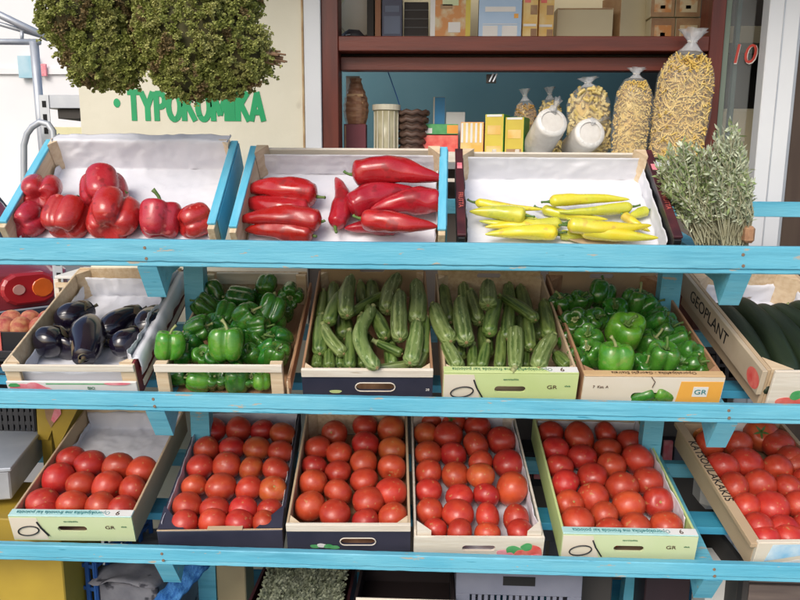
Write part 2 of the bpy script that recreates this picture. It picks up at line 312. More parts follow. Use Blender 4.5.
def liner(cr, label, hl=.05, hr=.05, hb=.06, hf=.0, over=0, lift=.008, seed=0, amp=.004, inset=.01, front=.02):
    """paper sheet lying in the crate and climbing its sides"""
    w, l = cr.w/2-inset, cr.l-inset; NX, NY = 72, 72; V = []
    L = 2*w+hl+hr; T = (l-front)+hf+hb+over
    for j in range(NY+1):
        for i in range(NX+1):
            s = -w-hl+L*i/NX; t = front-hf+T*j/NY
            edge = .008*noise.noise(Vector((i*.22, j*.22, seed+5)))
            x = max(-w, min(w, s)); z = 0
            e = (-w-s) if s < -w else (s-w if s > w else 0)
            zz = max(0, e+(edge if e > 0 else 0)); y = t
            zb = 0
            if t > l:
                if t-l <= hb: y = l; zb = t-l
                else: y = l+(t-l-hb)*.9; zb = hb-(t-l-hb)*.25
            if t < front: y = front; zb = front-t
            z = max(zz, zb)
            r = .9*noise.noise(Vector((s*13, t*13, seed)))+.55*(1-3*abs(noise.noise(Vector((s*17+3, t*17, seed+9)))))+.3*(1-3*abs(noise.noise(Vector((s*41, t*41+5, seed+2)))))
            r = .55*max(0, r+.3)
            z += lift+amp*r*1.6
            if y >= l-.001 and t-l <= hb: y -= amp*r*1.8
            if abs(x) >= w-.001: x -= math.copysign(amp*r*1.8, x)
            V.append((x, y, z))
    n = NX+1; Fc = [(j*n+i, j*n+i+1, (j+1)*n+i+1, (j+1)*n+i) for j in range(NY) for i in range(NX)]
    o = meshobj('liner_paper', V, Fc, PAPER, None, True); o.matrix_world = cr.M
    md = o.modifiers.new('thickness', 'SOLIDIFY'); md.thickness = .0007
    return tag(o, label, 'paper', 'paper liners in the crates')

CR = {}
# bottom tier -------------------------------------------------------------
def printed_front(c, lipmat, facemat, slotdx=0, lipd=.024, ink=INKT, pen=True, corner=WHITEP, slot=True, words='Oporokipeftika me frontida kai poiotita', facetxt=True):
    w, h = c.w/2, c.h
    f = holed('front_panel', -w, w, 0, h-.001, 0, .005, (slotdx, h*.50, .036, .0085), facemat, c.root)
    lip = c.b('top_lip', -w, w, .0, lipd, h-.0005, h+.003, lipmat)
    top = Matrix.Translation((-.02, lipd/2, h+.0036)) @ Matrix.Rotation(R(180), 4, 'Z')
    text(words, .016, ink, lip, top, sx=.9)
    q = meshobj('printed_corner', [(w*.58, .0008, h+.0036), (w-.001, .0008, h+.0036), (w-.001, lipd-.0008, h+.0036), (w*.42, lipd-.0008, h+.0036)], [(0, 1, 2, 3)], corner, lip)
    text('9', .021, INKB, lip, Matrix.Translation((w*.76, lipd/2, h+.0044)) @ Matrix.Rotation(R(180), 4, 'Z'))
    if pen:
        fl = flat('cream_band', [(-w+.001, .004), (-w*.42, .004), (-w*.55, h-.004), (-w+.001, h-.004)], CREAMP, f)
        m = MB(); P = [(-w*.72+.026*math.cos(a)-.0, -.0025, h*.42+.014*math.sin(a)+.004*math.cos(a)) for a in [R(q) for q in range(-30, 340, 12)]]
        m.tube(P, .0016, 6); m.tube([(-w*.55, -.0025, h*.80), (-w*.50, -.0025, h*.55), (-w*.40, -.0025, h*.22)], .002, 6); m.build('pen_mark', INK, f)
    if facetxt:
        text('GR', .014, INKB, f, onfront(w*.62, h*.58), sx=1.3)
        text('oporokipeftika', .006, INKG, f, onfront(-.045 if slotdx else -.0, h*.82)); text('ellada', .006, INKG, f, onfront(w*.85, h*.62))
    return f
c = CR['c1'] = Crate('tomato_crate', 'half empty tomato crate with aqua top lip, at the left end of the bottom tier', -.867, .697, 1.7, 14.8, .302, .470, .075)
c.shell(CARD, WOOD, CARD); printed_front(c, AQUAP, LGREENP)
c = CR['c2'] = Crate('tomato_crate', 'low dark blue cardboard crate of tomatoes with torn pale edge', -.499, .673, 4.5, 14.6, .302, .509, .062)
c.shell(NAVY, NAVY, CARD)
f = c.b('front_panel', -c.w/2, c.w/2, 0, .005, 0, c.h-.002, NAVY); c.b('pale_edge', -c.w/2, c.w/2, .0005, .0045, c.h-.0018, c.h, CARD)
c.b('torn_tab', -.03, .055, -.002, .012, c.h+.0005, c.h+.003, CARD)
for sx in (-1, 1):
    a = sx*(c.w/2-.002); meshobj('folded_corner', [(a, .007, c.h), (a-sx*.062, .007, c.h), (a, .075, c.h+.014), (a, .007, c.h-.02), (a-sx*.062, .007, c.h-.02), (a, .075, c.h-.02)],
        [(0, 1, 2), (5, 4, 3), (0, 3, 4, 1), (1, 4, 5, 2), (2, 5, 3, 0)], NAVY, c.root)
def slat_front(c, hole=(-.0, .030, .042, .010)):
    w, h = c.w/2, c.h
    f = holed('front_panel', -w, w, 0, h-.020, .001, .005, hole, NAVY, c.root, None)
    m = MB(); m.tube([(q[0], -.0005, q[1]) for q in [stadium(k/40, hole[0], hole[1], hole[2]+.001, hole[3]+.001) for k in range(41)]], .0014, 6); m.build('slot_edge', WWOOD, f)
    c.b('top_slat', -w, w, -.003, .006, h-.0195, h+.002, WWOOD)
    return f
c = CR['c3'] = Crate('tomato_crate', 'navy fronted tomato crate with whitish top slat and oval hand slot', -.186, .696, 3.0, 15.4, .299, .480, .085)
c.shell(CARD, WOODX, BWOOD, posts=WOOD, ret=.025); f = slat_front(c, (.022, .032, .042, .010))
for i, (x, z, mm) in enumerate(((-.082, .016, LEAFP), (-.066, .019, WHITEP), (-.05, .017, LEAFP), (-.035, .014, LEAFP))): flat('printed_vegetable', blob(x, z, .012, .006, seed=i), mm, f, y=-.0002-.0003*i)
c = CR['c4'] = Crate('tomato_crate', 'pale wooden tomato crate with red fruit printed on its front', .128, .672, 2.6, 15.4, .312, .515, .072)
c.shell(WWOOD, WWOOD, WOOD, posts=WWOOD, post_h=.014, ret=.034)
f = holed('front_panel', -c.w/2, c.w/2, 0, c.h, 0, .006, (.0, .038, .040, .0085), WWOOD, c.root)
for i, (x, z, r, mm) in enumerate(((.06, .022, .016, PINKP), (.085, .03, .02, LEAFP), (.075, .014, .014, PINKP), (.105, .02, .02, REDP), (.13, .03, .024, REDP), (.115, .044, .014, LEAFP), (.14, .012, .014, PINKP))):
    flat('printed_fruit', [(max(-.155, min(.1555, a)), max(.001, min(.071, b))) for a, b in blob(x, z, r, r*.8, seed=i)], mm, f, y=-.0008-.0003*i)
c = CR['c5'] = Crate('tomato_crate', 'green sided tomato crate with pen marked pale green front, right of centre', .484, .688, .7, 12.3, .318, .527, .080)
c.shell(GREENP, WOOD, CARD); printed_front(c, AQUAP, LGREENP)
c = CR['c6'] = Crate('tomato_crate', 'slanted tomato crate with black capitals along its side board', .927, .683, 4.2, 14.8, .310, .491, .080)
c.shell(CARD, CARD, CARD, t=.012)
f = c.b('front_panel', -c.w/2+.0, c.w/2, -.006, .006, 0, c.h+.006, CREAMP)
flat('printed_wave', [(-.13, .03), (-.12, .08), (.15, .082), (.15, .045), (.05, .04), (-.02, .052), (-.08, .04)], SKYP, f, y=-.007)
flat('printed_wave', [(-.12, .018), (-.05, .034), (.03, .03), (.15, .036), (.15, .02), (.02, .015)], WHITEP, f, y=-.0073)
flat('printed_wave', [(-.06, .008), (.02, .018), (.15, .022), (.15, .005)], TANP, f, y=-.0077)
# the side board writing runs along the top edge of the left board
Mtop = Matrix.Translation((-c.w/2+.0055, .25, c.h+.0006)) @ Matrix.Rotation(R(-90), 4, 'Z')
box('board_top', -c.w/2-.014, -c.w/2+.012, -.002, c.l, c.h-.012, c.h+.0002, CARD, c.root)
text('KATSOULAKAKIS', .031, INK, c.root.children[1], Matrix.Translation((-c.w/2-.001, .27, c.h+.0008)) @ Matrix.Rotation(R(-90), 4, 'Z'), sx=1.05)
# middle tier -------------------------------------------------------------
c = CR['e'] = Crate('eggplant_crate', 'paper lined wooden crate of eggplants with pink fruit printed front', -.842, 1.082, 2.9, 19.4, .307, .481, .095)
c.shell(MAROONP, WOODX, WOOD, posts=WOOD, ret=.03, bh=.10); c.sideL.data = c.sideL.data.copy(); c.sideL.data.materials[0] = WOOD
box('side_rail', c.w/2+.001, c.w/2+.005, .03, c.l-.02, .012, .03, WWOOD, c.sideR); box('side_rail', c.w/2+.001, c.w/2+.005, .03, c.l-.02, .055, .065, REDP, c.sideR)
c.b('front_slat', -c.w/2, c.w/2, -.006, 0, c.h-.018, c.h, WWOOD)
for sx in (-1, 1): c.b('front_post', min(sx*c.w/2, sx*(c.w/2-.035)), max(sx*c.w/2, sx*(c.w/2-.035)), .0005, .006, 0.003, c.h-.001, WOOD)
f = c.b('front_panel', -c.w/2, c.w/2, -.007, -.001, 0, c.h-.046, WHITEP)
for i, (x, z, rx, rz, mm) in enumerate(((-.118, .026, .028, .02, PINKP), (-.085, .024, .026, .022, PINKP), (-.062, .018, .02, .014, PINKP), (-.135, .04, .013, .006, LEAFP), (-.055, .006, .03, .004, LEAFP), (.05, .006, .028, .006, LEAFP), (.11, .045, .03, .004, PINKP), (.125, .004, .02, .003, REDP))):
    flat('printed_fruit', [(a, max(.001, min(.0485, b))) for a, b in blob(x, z, rx, rz, seed=i, amp=.15)], mm, f, y=-.0078-.0003*i)
flat('printed_line', [(-.06, .042), (.085, .042), (.085, .0445), (-.06, .0445)], LEAFP, f, y=-.0078)
text('BIO\nFRESCO', .011, INKG, f, onfront(.045, .026, -.0085))
c = CR['g1'] = Crate('pepper_crate', 'open fronted wooden crate of green peppers beside the eggplants', -.481, 1.089, 3.0, 16.7, .308, .510, .098)
c.shell(WOODX, WOODX, BWOOD, sh=(.05, .045))
c.b('side_rail', c.w/2-.001, c.w/2+.006, .0, c.l, .03, .062, BWOOD); c.b('back_slat', -c.w/2+.04, c.w/2-.03, c.l-.0165, c.l-.0075, .062, .098, WWOOD)
c.b('front_slat', -c.w/2, c.w/2-.012, -.006, 0, c.h-.02, c.h, WWOOD)
for sx, x in ((-1, -c.w/2), (1, c.w/2-.041)): c.b('front_post', x, x+.029, .0005, .018, .003, c.h-.001, WOOD)
c.b('bottom_slat', -c.w/2, c.w/2-.012, -.004, 0, 0, .012, WOOD)
for sx in (-1, 1): c.b('back_post', min(sx*(c.w/2-.007), sx*(c.w/2-.036)), max(sx*(c.w/2-.007), sx*(c.w/2-.036)), c.l-.03, c.l-.0175, .003, c.h, WOOD)
c = CR['z1'] = Crate('zucchini_crate', 'zucchini crate with navy front under a whitish slat', -.140, 1.081, 3.0, 20.6, .304, .473, .085)
c.shell(BWOOD, CARD, BWOOD, slot=True, bh=.11, posts=WOOD, ret=.02); f = slat_front(c, (.018, .036, .045, .011)); flat('printed_vegetable', blob(-.075, .022, .014, .005), GREENP, f, y=-.0004)
text('28', .009, WHITEP, f, onfront(.14, .028, 0.0))
c = CR['z2'] = Crate('zucchini_crate', 'zucchini crate with bright green front marked by a black pen', .190, 1.079, 2.2, 17.7, .309, .514, .088)
c.shell(CARD, WOODX, CARD, slot=True, bh=.105, posts=WOOD, ret=.03); f = printed_front(c, GREENP, GREENP, slotdx=.0, ink=INKG)
c.b('back_lip', -c.w/2+.01, c.w/2-.01, c.l-.016, c.l+.002, .1055, .1085, GREENP)
c = CR['g2'] = Crate('pepper_crate', 'heaped green pepper crate with orange panel on its tan front', .514, 1.077, 2.0, 17.6, .319, .527, .088)
c.shell(BWOOD, CARD, CARD, slot=True, bh=.105, posts=BWOOD, ret=.04)
f = holed('front_panel', -c.w/2, c.w/2, 0, c.h-.001, 0, .005, (-.005, c.h*.38, .042, .011), CREAMP, c.root)
lip = c.b('top_lip', -c.w/2, c.w/2, 0, .022, c.h-.0005, c.h+.003, TANP)
text('Oporokipeftika - Georgiki Etaireia', .014, INKB, lip, Matrix.Translation((0, .011, c.h+.0038)) @ Matrix.Rotation(R(180), 4, 'Z'))
flat('orange_label', [(.055, .001), (.158, .001), (.158, c.h-.012), (.062, c.h-.012)], ORANGEP, f)
flat('printed_badge', [(.092, .035), (.126, .035), (.126, .062), (.092, .062)], WHITEP, f, y=-.0014); text('GR', .018, INKT, f, onfront(.109, .048, -.0022), sx=1.2)
text('7  Kat. A', .010, INKB, f, onfront(-.12, c.h*.68)); m = MB(); m.tube([(-.008, -.0015, c.h), (.002, -.0015, c.h*.85), (-.002, -.0015, c.h*.68)], .001, 5); m.build('staple_mark', INKB, f)
c = CR['k'] = Crate('cucumber_crate', 'paper lined crate of long dark cucumbers with red fruit printed front', .915, 1.098, 3.8, 18.0, .310, .499, .10)
c.shell(CARD, WOODX, WOOD, t=.010, posts=WOOD, ret=.05, slot=False, bh=.11)
box('board_face', -c.w/2-.013, -c.w/2-.001, 0, c.l, .035, c.h-.0, mat('beige_print', (.52, .43, .31), .6, (.46, .37, .26), 12), c.sideL)
text('GEOPLANT', .046, INK, c.sideL, Matrix.Translation((-c.w/2-.0136, .30, .068)) @ Matrix.Rotation(R(-90), 4, 'Z') @ Matrix.Rotation(R(90), 4, 'X'), sx=1.05)
m = MB(); V = [(-c.w/2-.0138, .03+.03*math.cos(a), .062+.024*math.sin(a)) for a in [2*math.pi*i/16 for i in range(16)]]; m.add(V, [tuple(range(16))]); m.build('printed_fruit', REDP, c.sideL)
f = c.b('front_panel', -c.w/2+.012, c.w/2, -.008, 0, 0, c.h+.004, WWOOD)
flat('printed_slot', [(-.045, .045), (.06, .045), (.06, .08), (-.045, .08)], DARK, f, y=-.0086)
for i, (x, z, r, mm) in enumerate(((-.10, .018, .024, REDP), (-.05, .016, .03, REDP), (-.08, .04, .016, LEAFP), (-.06, .043, .014, LEAFP), (.0, .018, .03, REDP), (.05, .02, .03, PINKP))):
    flat('printed_fruit', [(max(-.142, a), max(.001, b)) for a, b in blob(x, z, r, r*.75, seed=i)], mm, f, y=-.0088-.0003*i)
# top tier ------------------------------------------------------------------
BEDGE = .020
def landscape(key, label, x, z, yaw, tilt, w, l, sidemat, edgemat, blue=True):
    c = CR[key] = Crate('pepper_tray', label, x, z, yaw, tilt, w, l, .085)
    t = .016
    c.b('floor', -w/2+t, w/2-t, .006, l-.006, -.004, .002, WOOD); c.b('end_panel', -w/2+t, w/2-t, l-.007, l, .0025, .080, WWOOD)
    c.b('front_panel', -w/2+t, w/2-t, 0, .006, -.004, .018, WOOD)
    for sx in (-1, 1):
        a, b_ = sorted((sx*w/2, sx*(w/2-t))); s_ = c.b('side_panel', a, b_, .0, l, -.004, .079, sidemat)
        if edgemat:
            s_['label'] = 'side board with a painted top edge'; box('top_edge', a-.0015, b_+.0015, .012, l-.001, .0793, .0865, edgemat, s_); xo = sx*w/2; xo, xq = sorted((xo+sx*.0005, xo+sx*.0035)); box('painted_face', xo, xq, .030, l-.001, .0, .0788, edgemat, s_)
        yy = l-.007; V = [(sx*(w/2-t-.001), yy-.001, .003), (sx*(w/2-t-.03), yy-.001, .003), (sx*(w/2-t-.001), yy-.032, .003)]
        V2 = [(v[0], v[1], .094) for v in V]; meshobj('corner_post', V+V2, [(0, 1, 2), (5, 4, 3), (0, 3, 4, 1), (1, 4, 5, 2), (2, 5, 3, 0)], WOOD, c.root)
    return c
BLUEE = mat('blue_board_edge', (.10, .47, .66), .5, (.18, .55, .72), 12, (5, 1, 1), .2, 60)
landscape('p1', 'paper lined tray of red bell peppers with blue edged sides', -.732, 1.406, 2.0, 35.9, .490, .336, WOODX, BLUEE)
landscape('p2', 'blue edged tray of long pointed red peppers on the top tier', -.210, 1.398, -1.2, 41, .487, .292, WOODX, BLUEE)
c = landscape('p3', 'tray of long yellow peppers with dark printed side boards', .307, 1.392, 0, 34.2, .490, .341, INK, None)
for sx in (-1, 1):
    s_ = [o for o in c.root.children if o.name.startswith('side_panel')][0 if sx < 0 else 1]; x0 = sx*(c.w/2-.008)
    box('printed_board', x0-.010, x0+.010, .004, c.l+.004, .0795, .0865, mat('dark_maroon_print', (.045, .012, .018), .45, (.09, .02, .025), 25), s_)
    text('FRUTTA', .016, mat('pale_red_ink', (.55, .12, .10), .5), s_, Matrix.Translation((x0, .13, .0872)) @ Matrix.Rotation(R(-90), 4, 'Z'))
    V = [(x0-.006, c.l-.085, .0873), (x0+.006, c.l-.085, .0873), (x0+.006, c.l-.06, .0873), (x0-.006, c.l-.06, .0873)]; meshobj('printed_badge', V, [(0, 1, 2, 3)], PINKP, s_)
# papers
liner(CR['p1'], 'crinkled white paper lining the red bell pepper tray', .02, .03, .088, over=.05, seed=1, amp=.005, inset=.02)
liner(CR['p2'], 'white paper lining the long red pepper tray', .0, .03, .066, seed=2, amp=.005, inset=.02, front=.008, hf=.02)
liner(CR['p3'], 'white paper lining the yellow pepper tray', .04, .05, .068, seed=3, amp=.004, inset=.02)
liner(CR['e'], 'bunched white paper lining the eggplant crate', .04, .10, .06, seed=4, amp=.008, hf=.05)
def flap(cr, y0, y1, z0):
    V = []; x = cr.w/2+.008
    for i in range(31):
        y = y0+(y1-y0)*i/30; n_ = .004*noise.noise(Vector((y*30, 1, 2))); zz = z0+.012*noise.noise(Vector((y*14, 5, 2)))
        V += [(cr.w/2-.012, y, cr.h+.003+n_), (x-.002, y, cr.h+.004+n_), (x+.002+n_, y, (cr.h+zz)/2), (x+.001+2*n_, y, zz)]
    o = meshobj('paper_flap', V, [(i*4+j, i*4+j+1, i*4+j+5, i*4+j+4) for i in range(30) for j in range(3)], PAPER, None, True); o.matrix_world = cr.M
    md = o.modifiers.new('t', 'SOLIDIFY'); md.thickness = .0008; return o
tag(flap(CR['e'], .02, .46, .052), 'white paper folded over the right side of the eggplant crate', 'paper', 'paper liners in the crates')
liner(CR['k'], 'white paper under the dark cucumbers', .05, .06, .055, seed=5, amp=.006)
liner(CR['c1'], 'white paper bared at the back of the half empty tomato crate', .02, .035, .055, seed=6, amp=.006, front=.07, inset=.007)
liner(CR['c2'], 'pale lilac paper standing along the edges of the dark cardboard crate', .062, .05, .055, seed=7, amp=.003, inset=.008)
liner(CR['c4'], 'white paper along the right side of the fruit printed tomato crate', .0, .07, .065, seed=8, amp=.004)
liner(CR['c5'], 'white paper at the right edge of the green sided tomato crate', .0, .075, .06, seed=9, amp=.004, front=.06)

# ---------------------------------------------------------------- produce meshes (local: stem at +z)
def tomato_mesh(seed):
    V = []; NU, NV = 20, 14; r_ = random.Random(seed); k = r_.choice((4, 5)); ph = r_.random()*6
    for i in range(NV+1):
        a = math.pi*i/NV
        for j in range(NU):
            q = 2*math.pi*j/NU; rr = math.sin(a)**.9 if 0 < i < NV else 0
            lob = 1-.035*(1-a/math.pi)*(1+math.cos(k*q+ph))*.6
            z = .82*math.cos(a)-(.16*math.exp(-(rr/.28)**2) if a < 1.5 else 0)*(1)
            p = Vector((rr*lob*math.cos(q), rr*lob*math.sin(q), z)); p *= 1+.05*noise.noise(p*1.1+Vector((seed*3.1, 0, 0)))
            V.append(p)
    Fc = [(i*NU+j, (i+1)*NU+j, (i+1)*NU+(j+1) % NU, i*NU+(j+1) % NU) for i in range(NV) for j in range(NU)]
    return V, Fc
def tomato_proto(seed, m):
    V, Fc = tomato_mesh(seed); me = bpy.data.meshes.new('tomato'); me.from_pydata([tuple(v) for v in V], [], Fc); me.validate(); me.update()
    me.polygons.foreach_set('use_smooth', [True]*len(me.polygons)); me.materials.append(m); return me
TM = [[tomato_proto(s, m) for s in range(5)] for m in TOM]
def calyx_mesh():
    m = MB()
    for k in range(5):
        a = 2*math.pi*k/5; d = Vector((math.cos(a), math.sin(a), 0)); e = Vector((-d.y, d.x, 0))
        m.add([e*.05+Vector((0, 0, .67)), d*.22+e*.07+Vector((0, 0, .75)), d*.46+Vector((0, 0, .80)), d*.22-e*.07+Vector((0, 0, .75)), -e*.05+Vector((0, 0, .67))], [(0, 1, 2, 3, 4)])
    m.tube([(0, 0, .66), (.02, 0, .80), (.06, .02, .9)], .045, 6)
    me = bpy.data.meshes.new('calyx'); me.from_pydata([tuple(v) for v in m.v], [], m.f); me.materials.append(CALYX); return me
def scar_mesh():
    m = MB(); V = [(.11*math.cos(a), .11*math.sin(a), .67) for a in [2*math.pi*i/10 for i in range(10)]]; V += [(.05*math.cos(a), .05*math.sin(a), .70) for a in [2*math.pi*i/10 for i in range(10)]]
    m.add(V, [(i, (i+1) % 10, 10+(i+1) % 10, 10+i) for i in range(10)]+[tuple(range(10, 20))])
    me = bpy.data.meshes.new('stem_scar'); me.from_pydata([tuple(v) for v in m.v], [], m.f); me.materials.append(SCAR); return me
CAL, SCR = calyx_mesh(), scar_mesh()
ORD = ['leftmost', 'second from left', 'third from left', 'fourth from left', 'fifth from left', 'sixth from left', 'seventh from left', 'eighth from left', 'ninth from left']
ROWN = ['back', 'second', 'third', 'fourth', 'fifth', 'sixth', 'seventh', 'eighth']
def tomatoes(key, off, sc, rows, phrase, special={}):
    cr = CR[key]
    for ri, row in enumerate(rows):
        row = sorted(row); n = len(rows)
        for ci, (x, y, *rr) in enumerate(row):
            px, py = off[0]+x/sc, off[1]+y/sc; low = y in (452, 462, 490, 495, 497, 488, 515, 522, 530, 470) or (len(rr) > 1)
            hz = .034; p = cr.at(px, py, hz); dep = depth(cr.M @ p)
            rp = (rr[0] if rr else None); rad = (rp*dep/F) if rp else (.0325+.0022*rnd.uniform(-1, 1))
            p = cr.at(px, py, max(rad*.9+.019, .044)+(0.022 if (rr[1:] and rr[1] == 'up') else 0))
            lim = cr.w/2-rad*.98-.009; p.x = max(-lim, min(lim, p.x)); p.y = max(p.y, rad*.98+.009)
            mi = special.get((ri, ci), 0); kind = ('red', 'orange red', 'yellow orange')[mi]
            if mi == 0 and rnd.random() < .10: kind = 'red'
            e = bpy.data.objects.new('tomato', rnd.choice(TM[mi])); link(e)
            q = Matrix.Rotation(rnd.uniform(0, 6.28), 4, 'Z')
            tl = rnd.choice((150, 170, 120, 100, 200, 160)) if (ri, ci) not in SHOWSTEM.get(key, ()) else 35
            M = cr.M @ Matrix.Translation(p) @ Matrix.Rotation(rnd.uniform(0, 6.28) if tl != 35 else rnd.uniform(-.6, .6), 4, 'Z') @ Matrix.Rotation(R(tl+rnd.uniform(-15, 15)), 4, 'X') @ q
            rad *= 1.08; s = Vector((rad*rnd.uniform(.97, 1.04), rad*rnd.uniform(.97, 1.04), rad*rnd.uniform(.95, 1.08)*(1.04)))
            e.matrix_world = M @ Matrix.Diagonal((*s, 1))
            tag(e, f'{kind} tomato, {ORD[ci]} in {ROWN[ri] if ri else "back"} row{" from back" if ri else ""} of {phrase}', 'tomato', 'tomatoes in the '+phrase)
            o = bpy.data.objects.new('calyx' if tl == 35 and (ri+ci) % 2 else 'stem_scar', CAL if tl == 35 and (ri+ci) % 2 else SCR); link(o, e)
SHOWSTEM = {'c4': {(0, 1)}, 'c5': {(4, 0), (3, 3)}, 'c2': {(3, 3)}, 'c3': {(0, 0)}, 'c6': {(0, 3)}}
tomatoes('c1', (0, 400), 4, [[(270, 238, 13.5), (360, 258, 14.5), (474, 272, 15), (585, 282, 14)], [(222, 315, 15), (325, 338, 13.8), (432, 348, 14.5), (548, 360, 14)],
    [(172, 412, 15), (290, 420, 15), (402, 430, 15), (517, 442, 14)], [(168, 468, 13)]], 'half empty tomato crate')
tomatoes('c2', (150, 400), 4, [[(250, 120, 12.5), (355, 118, 12.3), (450, 122, 11), (538, 138, 12)], [(226, 198, 12.4), (328, 192, 12.2), (428, 195, 13), (522, 208, 11.5)], [(202, 268, 12.5), (306, 264, 13), (407, 277, 12), (508, 280, 13)],
    [(178, 346, 12.2), (284, 350, 14.3), (397, 357, 13.2), (498, 360, 13)], [(150, 425, 14), (260, 440, 14), (373, 440, 13.5), (478, 440, 12)], [(135, 503, 13), (248, 503, 13.5), (355, 503, 13.5), (458, 492, 12)]], 'dark cardboard crate',
    {(0, 3): 1, (1, 2): 1, (2, 2): 1, (3, 3): 1})
tomatoes('c3', (280, 400), 4, [[(218, 135, 12.3), (340, 105, 12), (447, 118, 13.3)], [(142, 193, 12.5), (236, 215, 12), (342, 178, 12.7), (453, 200, 12.7)], [(134, 265, 11.5), (232, 287, 12), (335, 250, 12.8), (447, 272, 13.7)],
    [(126, 332, 13.7), (232, 372, 13.8), (336, 322, 12.7), (453, 368, 15)], [(108, 425, 14.7), (220, 456, 14.5), (354, 405, 14.5), (462, 468, 14)], [(342, 485, 13)]], 'navy slotted tomato crate',
    {(0, 2): 1, (1, 3): 1})
tomatoes('c4', (400, 400), 4, [[(125, 80, 10.5), (215, 88, 11.5), (310, 108, 12.5)], [(90, 135, 11.5), (192, 142, 14), (303, 182, 13.5), (405, 162, 13.5)], [(107, 215, 13), (213, 220, 12.5), (322, 250, 12), (433, 255, 14)],
    [(110, 290, 13), (222, 302, 13.5), (322, 303, 13, 'up')], [(112, 365, 12.7), (238, 388, 13), (345, 383, 12.7), (448, 355, 15.5)], [(115, 445, 13), (232, 458, 15), (350, 468, 13), (465, 475, 13.5)],
    [(140, 518, 11.5), (238, 530, 13), (350, 535, 12), (483, 532, 13.5)]], 'fruit printed tomato crate', {(0, 0): 1, (1, 0): 1, (3, 2): 1})
tomatoes('c5', (520, 400), 3.53, [[(97, 118, 12.5), (208, 133, 15), (302, 120, 11.5), (396, 152, 13)], [(118, 177, 13), (220, 203, 13.5), (309, 175, 12.5), (415, 212, 15.5)], [(135, 237, 13), (255, 272, 14.3), (323, 232, 13.7), (450, 288, 14)],
    [(155, 298, 14), (258, 345, 14.8), (360, 310, 14.8), (488, 362, 14.3)], [(172, 368, 13.7), (297, 410, 14), (384, 375, 15.3), (516, 445, 15.3)], [(203, 435, 15.8), (318, 466, 14), (408, 450, 14.5)]], 'green sided tomato crate', {(4, 0): 0, (1, 2): 0})
tomatoes('c6', (660, 410), 3.75, [[(143, 76, 9.5), (183, 130, 14), (290, 130, 13), (378, 92, 15.3), (478, 132, 14.5), (560, 120, 14)], [(232, 213, 15), (323, 198, 15), (440, 222, 14), (525, 200, 14), (610, 190, 14)], [(272, 292, 15), (373, 283, 15), (480, 295, 14), (560, 270, 14), (650, 280, 14)],
    [(305, 368, 15), (415, 368, 16), (525, 360, 14), (610, 350, 14), (690, 360, 14)], [(352, 445, 15.5), (462, 450, 15), (560, 440, 15), (650, 440, 15), (740, 440, 14)], [(398, 500, 15), (500, 510, 15), (600, 505, 15), (700, 505, 14)]], 'side lettered tomato crate', {(0, 0): 2, (0, 3): 1})

# bells
def bell_mesh(seed, m, lobes=4, hgt=1.05):
    V = []; NU, NV = 40, 26; r_ = random.Random(seed); ph = r_.random()*6
    amp = [r_.uniform(.8, 1.15) for _ in range(lobes)]; o3 = Vector((seed*2.7, 1, 3))
    for i in range(NV+1):
        a = math.pi*i/NV; s = i/NV
        for j in range(NU):
            q = 2*math.pi*j/NU; lq = (q/(2*math.pi)*lobes) % lobes; li = int(lq); fr = lq-li
            bul = math.sin(math.pi*fr)**.55; lob = .68+.32*bul*(amp[li] if lobes > li else 1)
            rr = (math.sin(a)**.62 if 0 < i < NV else 0)
            tap = 1.0-.16*s; x = rr*lob*tap
            z = hgt*(math.copysign(abs(math.cos(a))**.8, math.cos(a)))
            if a < math.pi/2: z -= .42*math.exp(-(rr/.42)**2)-.10*bul*rr
            else: z += .30*math.exp(-(rr/.40)**2)-.10*(bul-.5)*rr
            p = Vector((x*math.cos(q), x*math.sin(q), z)); p += p.normalized()*.07*noise.noise(p*1.3+o3)+Vector((.09*z*z*math.cos(ph), .09*z*z*math.sin(ph), 0))
            V.append(p)
    Fc = [(i*NU+j, (i+1)*NU+j, (i+1)*NU+(j+1) % NU, i*NU+(j+1) % NU) for i in range(NV) for j in range(NU)]
    me = bpy.data.meshes.new('bell_pepper'); me.from_pydata([tuple(v) for v in V], [], Fc); me.validate(); me.update()
    me.polygons.foreach_set('use_smooth', [True]*len(me.polygons)); me.materials.append(m); return me
def bell_stem(seed):
    r_ = random.Random(seed); m = MB(); n = 12
    V = [(.26*math.cos(a)*(1+.25*math.cos(5*a)), .26*math.sin(a)*(1+.25*math.cos(5*a)), .74) for a in [2*math.pi*i/n for i in range(n)]]+[(.12*math.cos(a), .12*math.sin(a), .72) for a in [2*math.pi*i/n for i in range(n)]]
    m.add(V, [(i, (i+1) % n, n+(i+1) % n, n+i) for i in range(n)])
    k = r_.uniform(-.3, .3); m.tube([(0, 0, .60), (.01, 0, .85), (k*.4, .05, 1.08), (k, .1, 1.25), (k*1.5, .12, 1.36)], [.13, .10, .085, .09, .12], 8)
    me = bpy.data.meshes.new('stem'); me.from_pydata([tuple(v) for v in m.v], [], m.f); me.materials.append(ZSTEM if seed % 2 else CALYX)
    me.polygons.foreach_set('use_smooth', [True]*len(me.polygons)); return me
STEMS = [bell_stem(s) for s in range(4)]
GB = [bell_mesh(s, GPEP, 3+(s % 2), 0.84+.10*(s % 3)) for s in range(6)]; GBL = [bell_mesh(s+20, GPEPL, 4-(s % 2), .86) for s in range(3)]
RB = [bell_mesh(s+40, RPEP, 4 if s != 1 else 3, .80) for s in range(6)]
